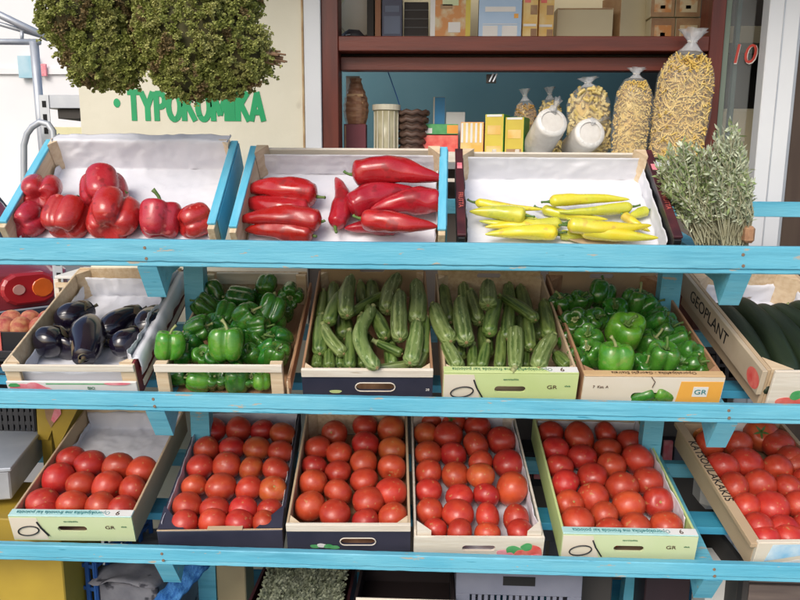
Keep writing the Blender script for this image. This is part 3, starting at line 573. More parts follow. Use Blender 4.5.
def autolabel(items, noun, phrase):
    """items: [obj, px, py, adj]; bands by py, rank by px"""
    items.sort(key=lambda t: t[2]); nb = max(1, round(len(items)/6)); per = math.ceil(len(items)/nb)
    for b in range(nb):
        band = sorted(items[b*per:(b+1)*per], key=lambda t: t[1])
        for k, t in enumerate(band):
            nm = 'back' if b == 0 else (ROWN[b]); t[0]['label'] = f'{t[3]} {noun}, {ORD[k]} in {nm} row{" from back" if b else ""} of {phrase}'
def basis(zdir, spin):
    z = zdir.normalized(); x = z.orthogonal().normalized(); return Matrix((x, z.cross(x), z)).transposed().to_4x4() @ Matrix.Rotation(spin, 4, 'Z')
def bell(cr, px, py, rpx, hz, axis, meshes, items, adj, cat='pepper', group=None, spin=None, k=None):
    p = cr.at(px, py, hz); W = cr.M @ p; rad = 1.22*rpx*depth(W)/F; ax = Vector(axis)
    o = bpy.data.objects.new('bell_pepper', meshes[k] if k is not None else rnd.choice(meshes)); link(o)
    axw = RT*ax.x + UP*ax.z - fw*ax.y          # axis given in camera sense (right, towards viewer, up)
    o.matrix_world = Matrix.Translation(W) @ basis(axw, spin if spin is not None else rnd.uniform(0, 6.28)) @ Matrix.Scale(rad, 4)
    st_ = link(bpy.data.objects.new('stem', rnd.choice(STEMS)), o); st_.scale = (.8, .8, .88); tag(o, None, cat, group); items.append([o, px, py, adj]); return o
it = []
for (x, y, r, h, ax, sp, k) in [(41, 194, 18.5, .055, (-.3, -.9, .4), 1, 0), (27, 221, 17.5, .04, (.1, -.9, .5), 2, 4), (66, 218, 21, .045, (.15, -.55, 1), .5, 2), (103, 190, 21.5, .06, (-.2, -.5, .8), 1, 1), (113, 217, 24, .045, (-.1, -.8, .8), 0, 0), (159, 219.5, 20, .045, (.05, -.1, 1), 2.6, 1), (195, 221, 17, .04, (.7, -.5, .4), 4, 5)]:
    bell(CR['p1'], x, y, r, h, ax, RB, it, 'red', group='red bell peppers in the tray', spin=sp, k=k)
autolabel(it, 'bell pepper', 'the top left tray')
it = []; g = 'green peppers in the open crate'
L_ = [(335, 110, 47, .07, (-.3, .1, .8), 0), (300, 172, 44, .06, (-.6, .2, .5), 0), (465, 132, 50, .075, (-1, .1, .2), 0), (585, 72, 42, .09, (.2, -.5, .8), 0), (695, 118, 50, .075, (.1, 1, -.3), 0),
      (395, 205, 42, .075, (.2, -.6, .8), 0), (605, 188, 62, .09, (.3, -.2, .8), 0), (495, 215, 62, .095, (.6, .4, .5), 0), (268, 272, 60, .085, (.9, .2, .3), 0), (545, 265, 55, .08, (1, .3, .1), 0),
      (138, 350, 70, .095, (.1, .1, 1), 1), (402, 342, 80, .10, (0, .05, 1), 1), (650, 320, 58, .06, (-.7, .6, .3), 0), (590, 385, 50, .055, (.8, .2, .5), 0), (290, 400, 45, .055, (.2, .8, .4), 0), (520, 400, 45, .05, (-.3, .6, .5), 0),
      (232, 345, 48, .06, (-.3, .7, .5), 0), (350, 398, 50, .06, (.2, .9, .3), 0), (440, 402, 46, .05, (-.2, .9, .3), 0), (565, 335, 52, .05, (.3, .6, .6), 0), (628, 400, 50, .055, (.2, .5, .7), 0), (470, 300, 50, .05, (.2, .5, .7), 0), (340, 270, 50, .05, (-.2, .5, .7), 0), (660, 200, 40, .05, (.2, .5, .7), 0), (350, 505, 46, .03, (.2, .8, .4), 0), (510, 505, 42, .03, (.2, .8, .4), 0), (272, 508, 52, .035, (-.9, .2, .2), 1), (445, 510, 56, .035, (.1, .5, .9), 0), (562, 515, 36, .035, (0, .1, 1), 1), (175, 492, 36, .035, (.9, .3, .1), 0), (620, 245, 46, .05, (.2, .4, .6), 0), (400, 270, 50, .05, (.4, .4, .6), 0), (350, 165, 45, .045, (.4, .4, .6), 0), (560, 130, 45, .045, (.4, .4, .6), 0), (200, 400, 45, .045, (.4, .4, .6), 0)]
for (x, y, r, h, ax, lt) in L_: bell(CR['g1'], 140+x/4.618, 270+y/4.618, r/4.618*(1.1 if r < 55 else .96), h, ax, GBL if lt else GB, it, 'bright green' if lt else 'dark green', group=g)
autolabel(it, 'pepper', 'the open fronted crate')
it = []; g = 'green peppers in the heaped crate'
L_ = [(85, 143, 42, .07, (-.2, .4, .9), 0), (155, 138, 40, .07, (.2, .5, .8), 0), (245, 98, 56, .085, (.3, -.3, .9), 0), (385, 132, 50, .08, (.2, .3, .9), 0), (300, 168, 46, .08, (-.2, .8, .5), 0), (435, 158, 42, .07, (.6, .3, .6), 0), (142, 205, 48, .08, (-.3, .9, .2), 0), (212, 205, 44, .075, (.3, .8, .5), 0),
      (340, 252, 74, .095, (.02, .75, .75), 1), (470, 212, 46, .075, (.5, .7, .5), 0), (195, 278, 56, .08, (-.3, .8, .6), 0), (505, 245, 45, .07, (.5, .6, .5), 0), (545, 275, 38, .065, (.7, .4, .3), 0), (215, 335, 48, .07, (-.6, .4, .5), 0), (300, 360, 70, .09, (0, .15, 1), 1), (490, 350, 64, .085, (.15, .5, .8), 0),
      (590, 345, 46, .06, (.3, .8, .3), 0), (612, 385, 46, .055, (.5, .6, .4), 0), (125, 300, 42, .05, (-.4, .5, .5), 0), (155, 372, 46, .05, (-.4, .5, .5), 0), (435, 300, 50, .05, (.4, .4, .6), 0), (545, 392, 42, .05, (.1, .8, .5), 0), (110, 235, 42, .05, (-.5, .5, .5), 0), (410, 390, 45, .045, (.1, .8, .5), 0), (395, 488, 44, .03, (.8, .4, .3), 0), (480, 490, 44, .03, (-.8, .4, .3), 1)]
for (x, y, r, h, ax, lt) in L_: bell(CR['g2'], 540+x/4, 270+y/4, r/4*(1.12 if r < 55 else .95), h, ax, GBL if lt else GB, it, 'light green' if lt else 'dark green', group=g)
autolabel(it, 'pepper', 'the heaped pepper crate')

# long vegetables: built between two photo points on a crate plane
def longveg(name, cr, a, b, rpx, hz, prof, bend, m, stemlen, stemr, stemmat, cat, group, ribs=0, n=20, k=26, seed=0, flatten=1, stemname='stem', hz2=None, dent=.07):
    A = cr.M @ cr.at(*a, hz); B = cr.M @ cr.at(*b, hz2 if hz2 is not None else hz); d = B-A; L = d.length; r = rpx*depth((A+B)/2)/F
    zz = -d.normalized(); up = cr.n - zz*cr.n.dot(zz); up = up.normalized() if up.length > .01 else zz.orthogonal(); xx = up.cross(zz)
    M = Matrix(((xx.x, up.x, zz.x, B.x), (xx.y, up.y, zz.y, B.y), (xx.z, up.z, zz.z, B.z), (0, 0, 0, 1)))   # local z from tip (0) to stem (L)
    mb = MB(); pts = []; rad = []
    for i in range(k+1):
        t = i/k; tt = .5-.5*math.cos(math.pi*t) if True else t
        pts.append(Vector((bend[0]*L*math.sin(math.pi*tt)+.012*L*noise.noise(Vector((tt*3, seed*5.1, 0))), bend[1]*L*math.sin(math.pi*tt)*.4, tt*L))); rad.append(max(r*prof(tt), .0006))
    o3 = Vector((0, 0, seed*3.3))
    mb.tube(pts, rad, n, prof=lambda q, t: (1+(.05*math.cos(ribs*q) if ribs else 0))+dent*noise.noise(Vector((math.cos(q), math.sin(q), t*4))+o3)*(1 if not ribs else .5)+(dent*.6*noise.noise(Vector((math.cos(q)*2.2, math.sin(q)*2.2, t*9))+o3) if dent > .1 else 0))
    o = mb.build(name, m, None, True); o.matrix_world = M; tag(o, None, cat, group)
    if stemlen:
        s = MB(); c = pts[-1]; dx = rnd.uniform(-.25, .25)*stemlen
        s.tube([c-Vector((0, 0, .004)), c+Vector((dx*.3, 0, stemlen*.4)), c+Vector((dx, .1*stemlen, stemlen*.8)), c+Vector((dx*1.8, .2*stemlen, stemlen))], [stemr*1.6, stemr, stemr*.9, stemr*1.15], 7)
        s.build(stemname, stemmat, o, True)
    return o
SCARM = mat('blossom_scar', (.34, .26, .12), .8, (.22, .15, .06), 90)
def zuc_end(o, r):
    m = MB(); m.tube([(0, 0, -.0012), (0, 0, .0015), (0, 0, .003)], [r*.20, r*.27, r*.30], 10); m.build('blossom_scar', SCARM, o)
def p_long(t):   # t=0 tip, 1 stem
    return (min(1, (t/.62))**.55)*(1-.10*max(0, (t-.8)/.2)) * (1 if t < .93 else max(.35, 1-((t-.93)/.07)**2*.65)) if t > 0 else .02
def p_yel(t): return min(1, t/.7)**.55*(1 if t < .93 else max(.35, 1-((t-.93)/.07)**2*.65)) if t > 0 else .02
def p_zuc(t): return (1-(1-min(1, t/.09))**2.2*1)**.5*(1 if t < .5 else 1-.24*((t-.5)/.5)**1.3) * (1 if t < .96 else .82) if t > 0 else .05
def p_cuc(t): return (1-(1-min(1, t/.16))**2)**.5 * (1-(1-min(1, (1-t)/.2))**2*.9)**.5 if 0 < t < 1 else .15
def p_egg(t): return (1-(1-min(1, t/.42))**2)**.5 * (1 if t < .45 else 1-.42*((t-.45)/.55)**1.2) if t > 0 else .03
it = []; cr = CR['p2']; S = 3.333
for i, (a, b, r, h, bd) in enumerate([((322, 222), (78, 200), 30, .05, (.04, .1)), ((300, 268), (68, 240), 29, .035, (-.05, .1)), ((338, 305), (58, 300), 27, .055, (.03, .1)), ((310, 352), (82, 335), 25, .035, (.03, .1)), ((384, 322), (386, 158), 27, .04, (.10, .1)),
        ((442, 150), (745, 165), 42, .075, (-.06, .1)), ((428, 262), (660, 205), 44, .05, (-.05, .1)), ((735, 235), (500, 268), 40, .06, (.03, .1)), ((474, 295), (725, 322), 32, .07, (.05, .1)), ((590, 326), (414, 328), 24, .03, (0, .1))]):
    o = longveg('pointed_pepper', cr, (220+a[0]/S, 130+a[1]/S), (220+b[0]/S, 130+b[1]/S), r/S*(1.5, 1.5, 1.5, 1.5, 1.2, 1.15, 1.12, 1.1, 1.18, 1.2)[i], h, p_long, bd, RLONG, .022 if i not in (1, 2, 3, 7, 9) else .008, .0035, CALYX, 'pepper', 'long red peppers in the tray', seed=i, dent=.17, k=40, n=26)
    it.append([o, 220+(a[0]+b[0])/2/S, 130+(a[1]+b[1])/2/S, 'long red'])
autolabel(it, 'pepper', 'the blue edged tray')
it = []; cr = CR['p3']
for i, (a, b, r, h, bd, mm) in enumerate([((118, 108), (345, 132), 14, .045, (.03, 0), YPEP), ((285, 152), (98, 138), 26, .05, (.03, 0), YPEPG), ((405, 178), (130, 170), 20, .03, (-.05, 0), YPEPG), ((392, 208), (150, 214), 24, .04, (.02, 0), YPEP), ((365, 105), (632, 98), 19, .055, (-.04, 0), YPEP),
        ((640, 122), (395, 140), 17, .04, (-.03, 0), YPEPG), ((690, 135), (620, 168), 16, .03, (.05, 0), YPEPG), ((425, 182), (705, 185), 24, .06, (.06, 0), YPEP), ((470, 198), (728, 226), 24, .05, (.03, 0), YPEP), ((72, 85), (88, 135), 11, .03, (.1, 0), YPEP), ((400, 215), (500, 222), 15, .025, (0, 0), YPEPG), ((340, 130), (560, 165), 16, .025, (.05, 0), YPEP), ((330, 190), (150, 190), 17, .03, (.04, 0), YPEP), ((560, 205), (420, 160), 17, .03, (-.04, 0), YPEPG), ((190, 125), (330, 165), 15, .03, (.03, 0), YPEPG), ((610, 150), (700, 205), 15, .035, (.04, 0), YPEP)]):
    o = longveg('pointed_pepper', cr, (440+a[0]/S, 170+a[1]/S), (440+b[0]/S, 170+b[1]/S), r/S*1.1, h, p_yel, bd, mm, .02, .0028, CALYX, 'pepper', 'long yellow peppers in the tray', seed=i+30, n=20, dent=.15, k=34)
    it.append([o, 440+(a[0]+b[0])/2/S, 170+(a[1]+b[1])/2/S, 'yellow' if mm is YPEP else 'yellow green'])
autolabel(it, 'pepper', 'the yellow pepper tray')
p = [CR['p3'].at(x, y, .02) for x, y in ((566, 239), (640, 236), (610, 246), (588, 246))]
o = meshobj('paper_scrap', [v for v in p]+[v+Vector((0, 0, .003)) for v in p], [(0, 1, 2, 3), (7, 6, 5, 4), (0, 4, 5, 1), (1, 5, 6, 2), (2, 6, 7, 3), (3, 7, 4, 0)], CARD); o.matrix_world = CR['p3'].M; tag(o, 'scrap of brown cardboard under the front yellow peppers', 'cardboard')
S = 4.444; it = []; cr = CR['z1']; cl = lambda p: (p[0], min(p[1], 458))
for i, (a, b, r, h, bd, lt) in enumerate([((225, 62), (210, 225), 34, .10, (.04, 0), 1), ((182, 130), (128, 258), 30, .09, (.03, 0), 0), ((150, 95), (150, 190), 32, .06, (.0, 0), 0), ((105, 125), (92, 235), 24, .06, (.0, 0), 0), ((272, 85), (276, 180), 24, .06, (0, 0), 0), ((318, 85), (332, 190), 34, .06, (0, 0), 0),
        ((385, 125), (230, 215), 20, .085, (.04, 0), 0), ((432, 55), (388, 205), 36, .09, (.05, 0), 1), ((445, 128), (446, 330), 35, .11, (.02, 0), 1), ((516, 82), (514, 255), 38, .095, (-.03, 0), 1), ((300, 190), (382, 325), 32, .08, (-.04, 0), 0), ((322, 198), (342, 460), 32, .10, (.14, 0), 1),
        ((268, 232), (262, 355), 19, .075, (0, 0), 0), ((95, 235), (88, 395), 32, .07, (.0, 0), 0), ((110, 275), (195, 395), 28, .085, (.05, 0), 1), ((190, 215), (200, 330), 40, .045, (0, 0), 0), ((225, 305), (222, 470), 27, .075, (0, 0), 0), ((130, 385), (130, 480), 26, .065, (0, 0), 0), ((78, 405), (76, 490), 27, .05, (0, 0), 0),
        ((182, 395), (178, 490), 26, .055, (0, 0), 0), ((345, 345), (455, 395), 21, .07, (0, 0), 0), ((516, 262), (488, 435), 36, .10, (-.03, 0), 1), ((562, 235), (553, 395), 21, .08, (0, 0), 0), ((345, 472), (490, 440), 22, .065, (.06, 0), 1), ((560, 385), (515, 475), 26, .07, (0, 0), 1), ((275, 395), (275, 490), 26, .055, (0, 0), 0), ((400, 330), (410, 470), 30, .045, (0, 0), 0), ((300, 320), (290, 420), 30, .04, (0, 0), 0)]):
    o = longveg('zucchini', cr, (300+a[0]/S, 265+cl(a)[1]/S), (300+b[0]/S, 265+cl(b)[1]/S), r/S*1.03, h, p_zuc, bd, ZUCL if lt else ZUC, .016, .0065, ZSTEM, 'zucchini', 'zucchini in the navy fronted crate', ribs=9, seed=i+60); zuc_end(o, r/S*1.65/F)
    it.append([o, 300+(a[0]+b[0])/2/S, 265+(a[1]+b[1])/2/S, 'pale green' if lt else 'dark green'])
autolabel(it, 'zucchini', 'the navy fronted crate')
it = []; cr = CR['z2']
for i, (a, b, r, h, bd, lt) in enumerate([((62, 105), (92, 255), 33, .07, (.03, 0), 0), ((22, 185), (92, 340), 37, .10, (.04, 0), 1), ((150, 95), (165, 210), 32, .06, (0, 0), 1), ((180, 125), (220, 255), 32, .08, (0, 0), 1), ((135, 158), (162, 345), 38, .10, (.02, 0), 1), ((258, 85), (258, 180), 38, .115, (0, 0), 1),
        ((302, 165), (264, 305), 32, .09, (.03, 0), 0), ((350, 95), (355, 200), 30, .06, (0, 0), 0), ((402, 105), (428, 220), 32, .06, (0, 0), 0), ((325, 145), (470, 245), 26, .10, (-.05, 0), 0), ((352, 190), (342, 330), 30, .08, (0, 0), 0), ((432, 240), (448, 375), 28, .08, (0, 0), 0), ((505, 170), (532, 320), 33, .075, (0, 0), 0),
        ((70, 352), (125, 480), 34, .085, (0, 0), 1), ((192, 365), (188, 485), 24, .065, (0, 0), 0), ((250, 355), (228, 485), 26, .07, (0, 0), 0), ((318, 300), (312, 485), 26, .075, (0, 0), 0), ((378, 480), (380, 288), 36, .09, (0, 0), 1), ((425, 370), (420, 490), 24, .055, (0, 0), 0), ((545, 322), (482, 480), 37, .09, (.05, 0), 1),
        ((560, 400), (620, 480), 34, .06, (0, 0), 0), ((240, 250), (250, 400), 34, .045, (0, 0), 0), ((120, 300), (130, 420), 34, .045, (0, 0), 0), ((480, 220), (490, 330), 34, .04, (0, 0), 0), ((400, 240), (400, 330), 34, .04, (0, 0), 0)]):
    o = longveg('zucchini', cr, (430+a[0]/S, 265+cl(a)[1]/S), (430+b[0]/S, 265+cl(b)[1]/S), r/S*1.03, h, p_zuc, bd, ZUCL if lt else ZUC, .016, .0065, ZSTEM, 'zucchini', 'zucchini in the bright green crate', ribs=8, seed=i+100); zuc_end(o, r/S*1.65/F)
    it.append([o, 430+(a[0]+b[0])/2/S, 265+(a[1]+b[1])/2/S, 'pale green' if lt else 'dark green'])
autolabel(it, 'zucchini', 'the bright green crate')
it = []; cr = CR['k']
for i, (a, b, r) in enumerate([((716, 307), (766, 392), 12.5), ((736, 302), (792, 385), 12.5), ((755, 309), (818, 382), 13), ((772, 309), (840, 372), 13), ((790, 306), (868, 365), 12)]):
    o = longveg('cucumber', cr, a, b, r, .04+.006*i, p_cuc, (-.035, .1), CUKE, .012, .004, ZSTEM, 'cucumber', 'dark cucumbers in the lettered crate', ribs=6, seed=i+140)
    it.append([o, (a[0]+b[0])/2+i*20, 300, 'long dark'])
autolabel(it, 'cucumber', 'the lettered side crate')
it = []; cr = CR['e']
for i, (a, b, r, h, bd) in enumerate([((90, 308), (54, 322), 11.5, .06, (-.06, 0)), ((64, 334), (37, 349), 13, .06, (.03, 0)), ((84, 358), (89, 320), 14, .065, (.02, 0)), ((140, 311), (103, 335), 10.5, .06, (.08, 0)), ((158, 312), (142, 334), 12, .07, (0, 0)), ((142, 332), (113, 351), 11, .06, (0, 0)), ((70, 344), (60, 352), 11, .04, (0, 0)), ((112, 340), (100, 330), 10, .035, (0, 0))]):
    o = longveg('eggplant', cr, a, b, r*1.28, h, p_egg, bd, EGG, .02, .0045, EGGC, 'eggplant', 'eggplants on the white paper', seed=i+170, n=24)
    q = MB(); V = []; L = (cr.M @ cr.at(*a, h)-cr.M @ cr.at(*b, h)).length; rr = 1.26*r*depth(cr.M @ cr.at(*a, h))/F
    for jj in range(3):
        for ii in range(20):
            an = 2*math.pi*ii/20; t = 1-(.015, .10, .22+.07*math.cos(5*an))[jj]; e = rr*p_egg(t)*1.05*(.45 if jj == 0 else 1); V.append((e*math.cos(an)+bd[0]*L*math.sin(math.pi*t), e*math.sin(an)+.0, t*L+(.004 if jj == 0 else 0)))
    q.add(V, [(jj*20+ii, jj*20+(ii+1) % 20, (jj+1)*20+(ii+1) % 20, (jj+1)*20+ii) for jj in range(2) for ii in range(20)]); q.build('calyx', EGGC, o, True)
    it.append([o, (a[0]+b[0])/2, (a[1]+b[1])/2, 'glossy purple'])
autolabel(it, 'eggplant', 'the paper lined crate')
#PART2
# ---------------------------------------------------------------- shop front
YW = .80
WALL = mat('cream_wall', (.71, .68, .56), .85, (.63, .60, .48), 2.5, bump=.35, bscale=40, spots=(9, (.50, .46, .36), .68))
WHITEF = mat('white_frame_paint', (.66, .68, .70), .55, (.60, .62, .65), 3)
MAHOG = mat('mahogany_frame', (.125, .020, .010), .42, (.085, .014, .008), 6, (8, 8, .8), .1, 30)
MAHOGH = mat('mahogany_beam', (.15, .026, .012), .42, (.10, .018, .009), 6, (.8, 8, 8), .1, 30)
TEAL = mat('teal_wall', (.26, .48, .55), .8, (.21, .42, .49), 2)
CREAMW = mat('cream_inside', (.62, .56, .38), .8, (.55, .49, .33), 3)
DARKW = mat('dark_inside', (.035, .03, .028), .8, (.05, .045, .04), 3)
xl, xe, xf = at(84, 170, YW).x, at(306, 90, YW).x, at(322, 90, YW).x
xr = at(706, 90, YW).x; xr2 = at(720, 90, YW).x
shop = empty('shop_front', 'cream shop front with red wooden window and teal room inside', 'shop', Matrix.Translation((0, YW, 0)))
sp = lambda n, x0, x1, y0, y1, z0, z1, m, bev=.002: box(n, x0, x1, y0-YW, y1-YW, z0, z1, m, shop, bev)
SILL = at(540, 160, YW).z
wall = sp('wall', xl, xe-.004, YW, YW+.16, 0, 2.9, WALL)
sp('low_wall', xe-.003, 1.75, YW+.01, YW+.15, 0, SILL-.03, mat('dark_base', (.10, .085, .075), .85, (.14, .12, .10), 3)); sp('window_sill', xe+.0, xr2, YW-.13, YW+.32, SILL-.029, SILL, WHITEF)
sp('white_trim', xe-.003, xf-.001, YW-.01, YW+.14, SILL+.001, 2.9, WHITEF)
sp('rusty_edge', xe-.010, xe-.0035, YW-.012, YW-.001, SILL-.03, 2.9, mat('rusty_strip', (.55, .42, .24), .8, (.30, .16, .07), 12))
wf = sp('window_frame', xf, xf+.052, YW, YW+.10, SILL+.001, 2.9, MAHOG)
zb0, zb1, zb2, zb3 = at(540, 71, YW+.06).z, at(540, 57, YW+.05).z, at(540, 51, YW).z, at(540, 36, YW).z
sp('window_beam', xf+.053, xr-.001, YW, YW+.10, zb2, zb3, MAHOGH); sp('window_beam', xf+.053, xr-.001, YW+.05, YW+.10, zb0, zb1, MAHOGH); sp('window_track', xf+.053, xr-.001, YW+.07, YW+.098, zb1+.0005, zb2-.0005, DARKW)
sp('window_frame', xr, xr2, YW, YW+.10, SILL+.001, 2.9, MAHOG)
sp('upper_shelf', xf+.053, xr-.001, YW+.101, YW+.42, zb3-.03, zb3-.004, MAHOGH)
sp('shelf_back', xf+.20, xr-.001, YW+.421, YW+.435, zb3-.03, 2.9, CREAMW); sp('header', xe, 1.75, YW+.01, YW+.15, 2.901, 3.1, WALL)
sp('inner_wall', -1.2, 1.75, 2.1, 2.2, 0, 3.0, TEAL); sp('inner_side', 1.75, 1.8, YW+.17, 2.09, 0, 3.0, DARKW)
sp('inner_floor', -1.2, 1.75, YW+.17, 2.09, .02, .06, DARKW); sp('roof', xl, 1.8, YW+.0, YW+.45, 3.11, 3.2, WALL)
AWN = mat('awning_cloth', (.30, .26, .20), .8); sp('awning', xl, 1.9, YW-.60, YW-.001, 2.42, 2.44, AWN)
# door and pillar at the right
xp0, xp1 = at(758, 60, YW-.01).x, at(796, 60, YW-.06).x
pill = sp('white_pillar', xp0, xp1, YW-.06, YW-.01, 0, 3.0, WHITEF); box('pillar_groove', (xp0+xp1)/2-.004, (xp0+xp1)/2, -.0625, -.0605, 0, 3.0, STEEL, shop)
sp('door_panel', xp1+.002, xp1+.8, YW, YW+.05, 0, 3.0, mat('brown_door', (.07, .045, .03), .6, (.05, .03, .02), 5, (6, 6, .6)))
sp('door_strip', xp1+.02, xp1+.032, YW-.008, YW-.0005, 0, 3.0, STEEL)
GLASS = mat('glass', (.9, .95, .95), .05, alpha=.07)
gd = empty('glass_door', 'glass door with red digits beside the white pillar', 'door', Matrix.Translation((xr2+.005, YW+.03, 0)))
gw = xp0-xr2-.008; box('pane', .02, gw, 0, .006, SILL-.2, 2.85, GLASS, gd, 0)
box('door_frame', 0, .018, -.012, .02, SILL-.2, 2.88, mat('green_frame', (.16, .20, .16), .5, (.12, .16, .12), 5), gd); box('door_frame', gw*.50, gw*.50+.014, .02, .04, SILL-.2, 2.85, mat('dark_green_frame', (.02, .05, .045), .4), gd)
z10 = at(745, 55, YW+.03).z; REDI = mat('red_ink', (.55, .06, .04), .5); text('10', .085, WHITEP, gd, Matrix.Translation((.066, -.003, z10-.002)) @ FRONT, shear=.15); text('10', .082, REDI, gd, Matrix.Translation((.064, -.0045, z10)) @ FRONT, shear=.15)
z0 = at(740, 43, 1.15).z; z1 = at(740, 26, 1.15).z
o = box('storage_box', xr2+.05, xr2+.5, 1.15, 1.4, z0, z1, CREAMW); tag(o, 'pale box seen behind the glass door', 'box')
o = box('storage_cabinet', xr2+.0, xr2+.52, 1.42, 1.8, .06, 2.9, DARKW); tag(o, 'added dark cabinet behind the glass door', 'cabinet'); z0b=at(740,110,1.09).z  # added dark backdrop, stands in for the dim interior behind the door
o = box('storage_drum', xr2+.10, xr2+.4, 1.02, 1.08, .06, z0b, CREAMW, bev=.01); tag(o, 'pale carton low behind the glass door', 'carton')
# green lettering of the wall
SIGN = mat('green_sign_paint', (.0, .34, .12), .5)
p0, p1 = at(129, 120, YW-.003), at(266, 119, YW-.003); hz = at(190, 92, YW).z-at(190, 120, YW).z
LT = {'T': [((0, 1), (1, 1)), ((.5, 1), (.5, 0))], 'Y': [((0, 1), (.5, .48)), ((1, 1), (.5, .48)), ((.5, .55), (.5, 0))], 'P': [((.08, 0), (.08, 1)), ((.08, .95), (.6, .95), (.92, .86), (.95, .72), (.92, .58), (.6, .48), (.08, .48))],
      'O': [tuple((.5+.46*math.cos(2*math.pi*i/18), .5+.47*math.sin(2*math.pi*i/18)) for i in range(19))], 'K': [((.08, 0), (.08, 1)), ((.95, 1), (.12, .45)), ((.35, .58), (1, 0))], 'M': [((.05, 0), (.05, 1)), ((.08, 1), (.5, .2)), ((.92, 1), (.5, .2)), ((.95, 0), (.95, 1))], 'I': [((.5, 0), (.5, 1))], 'A': [((0, 0), (.5, 1)), ((1, 0), (.5, 1)), ((.2, .3), (.8, .3))]}
wd = {'T': .9, 'Y': .95, 'P': .8, 'O': 1.05, 'K': .95, 'M': 1.25, 'I': .35, 'A': 1.0}; word = 'TYPOKOMIKA'; tot = sum(wd[c_]+.22 for c_ in word); ux = (p1.x-p0.x)/tot; x = p0.x; lay = 0
for c_ in word:
    m = MB()
    for st_ in LT[c_]:
        sw = .0088
        for (ax_, az_), (bx_, bz_) in zip(st_[:-1], st_[1:]):
            A = Vector((x+ax_*wd[c_]*ux, 0, p0.z+az_*hz)); B = Vector((x+bx_*wd[c_]*ux, 0, p0.z+bz_*hz)); dd = (B-A).normalized(); nn = Vector((-dd.z, 0, dd.x))*sw; A = A-dd*.002; B = B+dd*.002; lay += 1; y = -.0015-.00012*(lay % 9)
            V = [A+nn, A-nn, B-nn, B+nn]; m.add([(v.x, y, v.z) for v in V]+[(v.x, -.0003, v.z) for v in V], [(0, 1, 2, 3), (4, 7, 6, 5), (0, 4, 5, 1), (1, 5, 6, 2), (2, 6, 7, 3), (3, 7, 4, 0)])
    m.build('painted_letter', SIGN, wall); x += (wd[c_]+.22)*ux
bpt = at(117, 103, YW); m = MB(); V = [(bpt.x+.011*math.cos(a), -.0015, bpt.z+.014*math.sin(a)) for a in [2*math.pi*i/20 for i in range(20)]]; m.add(V, [tuple(range(20))]).build('painted_dot', SIGN, wall)

# ---------------------------------------------------------------- things in the window
def place(name, label, cat, px0, px1, pyb, pyt, Y, group=None):
    """empty at the base of a thing seen between px0 and px1; returns root, width, height"""
    a, b = at(px0, pyb, Y), at(px1, pyb, Y); zt = at((px0+px1)/2, pyt, Y).z; zb = (a.z+b.z)/2
    return empty(name, label, cat, Matrix.Translation(((a.x+b.x)/2, Y, zb)), group), b.x-a.x, zt-zb
def carton(label, px0, px1, pyb, pyt, Y, face, side, patches=(), d=.06, rot=0, name='food_carton', cat='carton', base=None):
    r, w_, h_ = place(name, label, cat, px0, px1, pyb, pyt, Y)
    if base is not None: dz = r.location.z-base; r.location.z = base; h_ += dz
    r.rotation_euler.z = R(rot); bd = box('body', -w_/2, w_/2, 0, d, 0, h_, side, r)
    fr = box('front_face', -w_/2+.001, w_/2-.001, -.0022, -.0002, .001, h_-.001, face, r, 0)
    for (x0, x1, z0, z1, mm) in patches: flat('printed_patch', [((x0-.5)*w_, z0*h_), ((x1-.5)*w_, z0*h_), ((x1-.5)*w_, z1*h_), ((x0-.5)*w_, z1*h_)], mm, fr, y=-.0032)
    return r, w_, h_
YELP = mat('yellow_print', (.62, .50, .06), .45, (.55, .42, .05), 12); YORP = mat('yellow_orange_print', (.70, .42, .08), .45, (.75, .58, .25), 18)
GRNP = mat('bright_green_print', (.05, .35, .06), .45); FOODP = mat('food_photo_print', (.62, .52, .32), .45, (.58, .24, .06), 22, lo=.4, hi=.55); BRNP = mat('brown_print', (.28, .15, .07), .5, (.40, .25, .12), 20)
PBLUE = mat('pale_blue_print', (.36, .52, .72), .5, (.45, .60, .78), 6); NV2 = mat('navy_carton_print', (.025, .03, .07), .45, (.04, .05, .10), 15)
S_ = SILL+.001; U_ = zb3-.0035
carton('yellow carton with green side, left of the two on the sill', 484, 503, 157, 114, YW+.06, YELP, GRNP, [(.1, .9, .08, .30, YORP), (.15, .85, .55, .75, YORP), (.1, .9, .94, .99, WHITEP)], d=.09, rot=-18, base=S_)
carton('yellow carton with green side, next to the tied bags', 504, 523, 160, 117, YW+.05, YELP, GRNP, [(.15, .85, .5, .7, YORP), (.1, .9, .05, .25, BRNP), (.1, .9, .94, .99, WHITEP)], d=.09, rot=-18, base=S_)
carton('striped pale and orange packet carton on the sill', 460, 483, 158, 122, YW+.07, YORP, REDP, [(i*.2+.03, i*.2+.12, .45, .97, WHITEP) for i in range(5)], d=.08, rot=-8, base=S_)
carton('red box with green packets beneath the blue book', 420, 458, 152, 135, YW+.14, REDP, MAROONP, [(.05, .4, .1, .35, BRNP)], d=.1, base=S_)
carton('green packet lying on the red box', 421, 458, 134.5, 124, YW+.15, LEAFP, GRNP, [(.05, .3, .1, .6, WHITEP), (.7, 1, .1, .9, ORANGEP)], d=.08, name='snack_packet', cat='packet')
carton('small white card leaning behind the green packet', 446, 465, 124, 112, YW+.26, WHITEP, WHITEP, [], d=.02, name='paper_card', cat='card', base=S_)
carton('blue booklet standing at the back of the sill', 433, 445, 125, 97, YW+.27, mat('blue_book_print', (.05, .30, .60), .5), CREAMP, [(.02, .12, 0, 1, CREAMP)], d=.03, name='booklet', cat='booklet', base=S_)
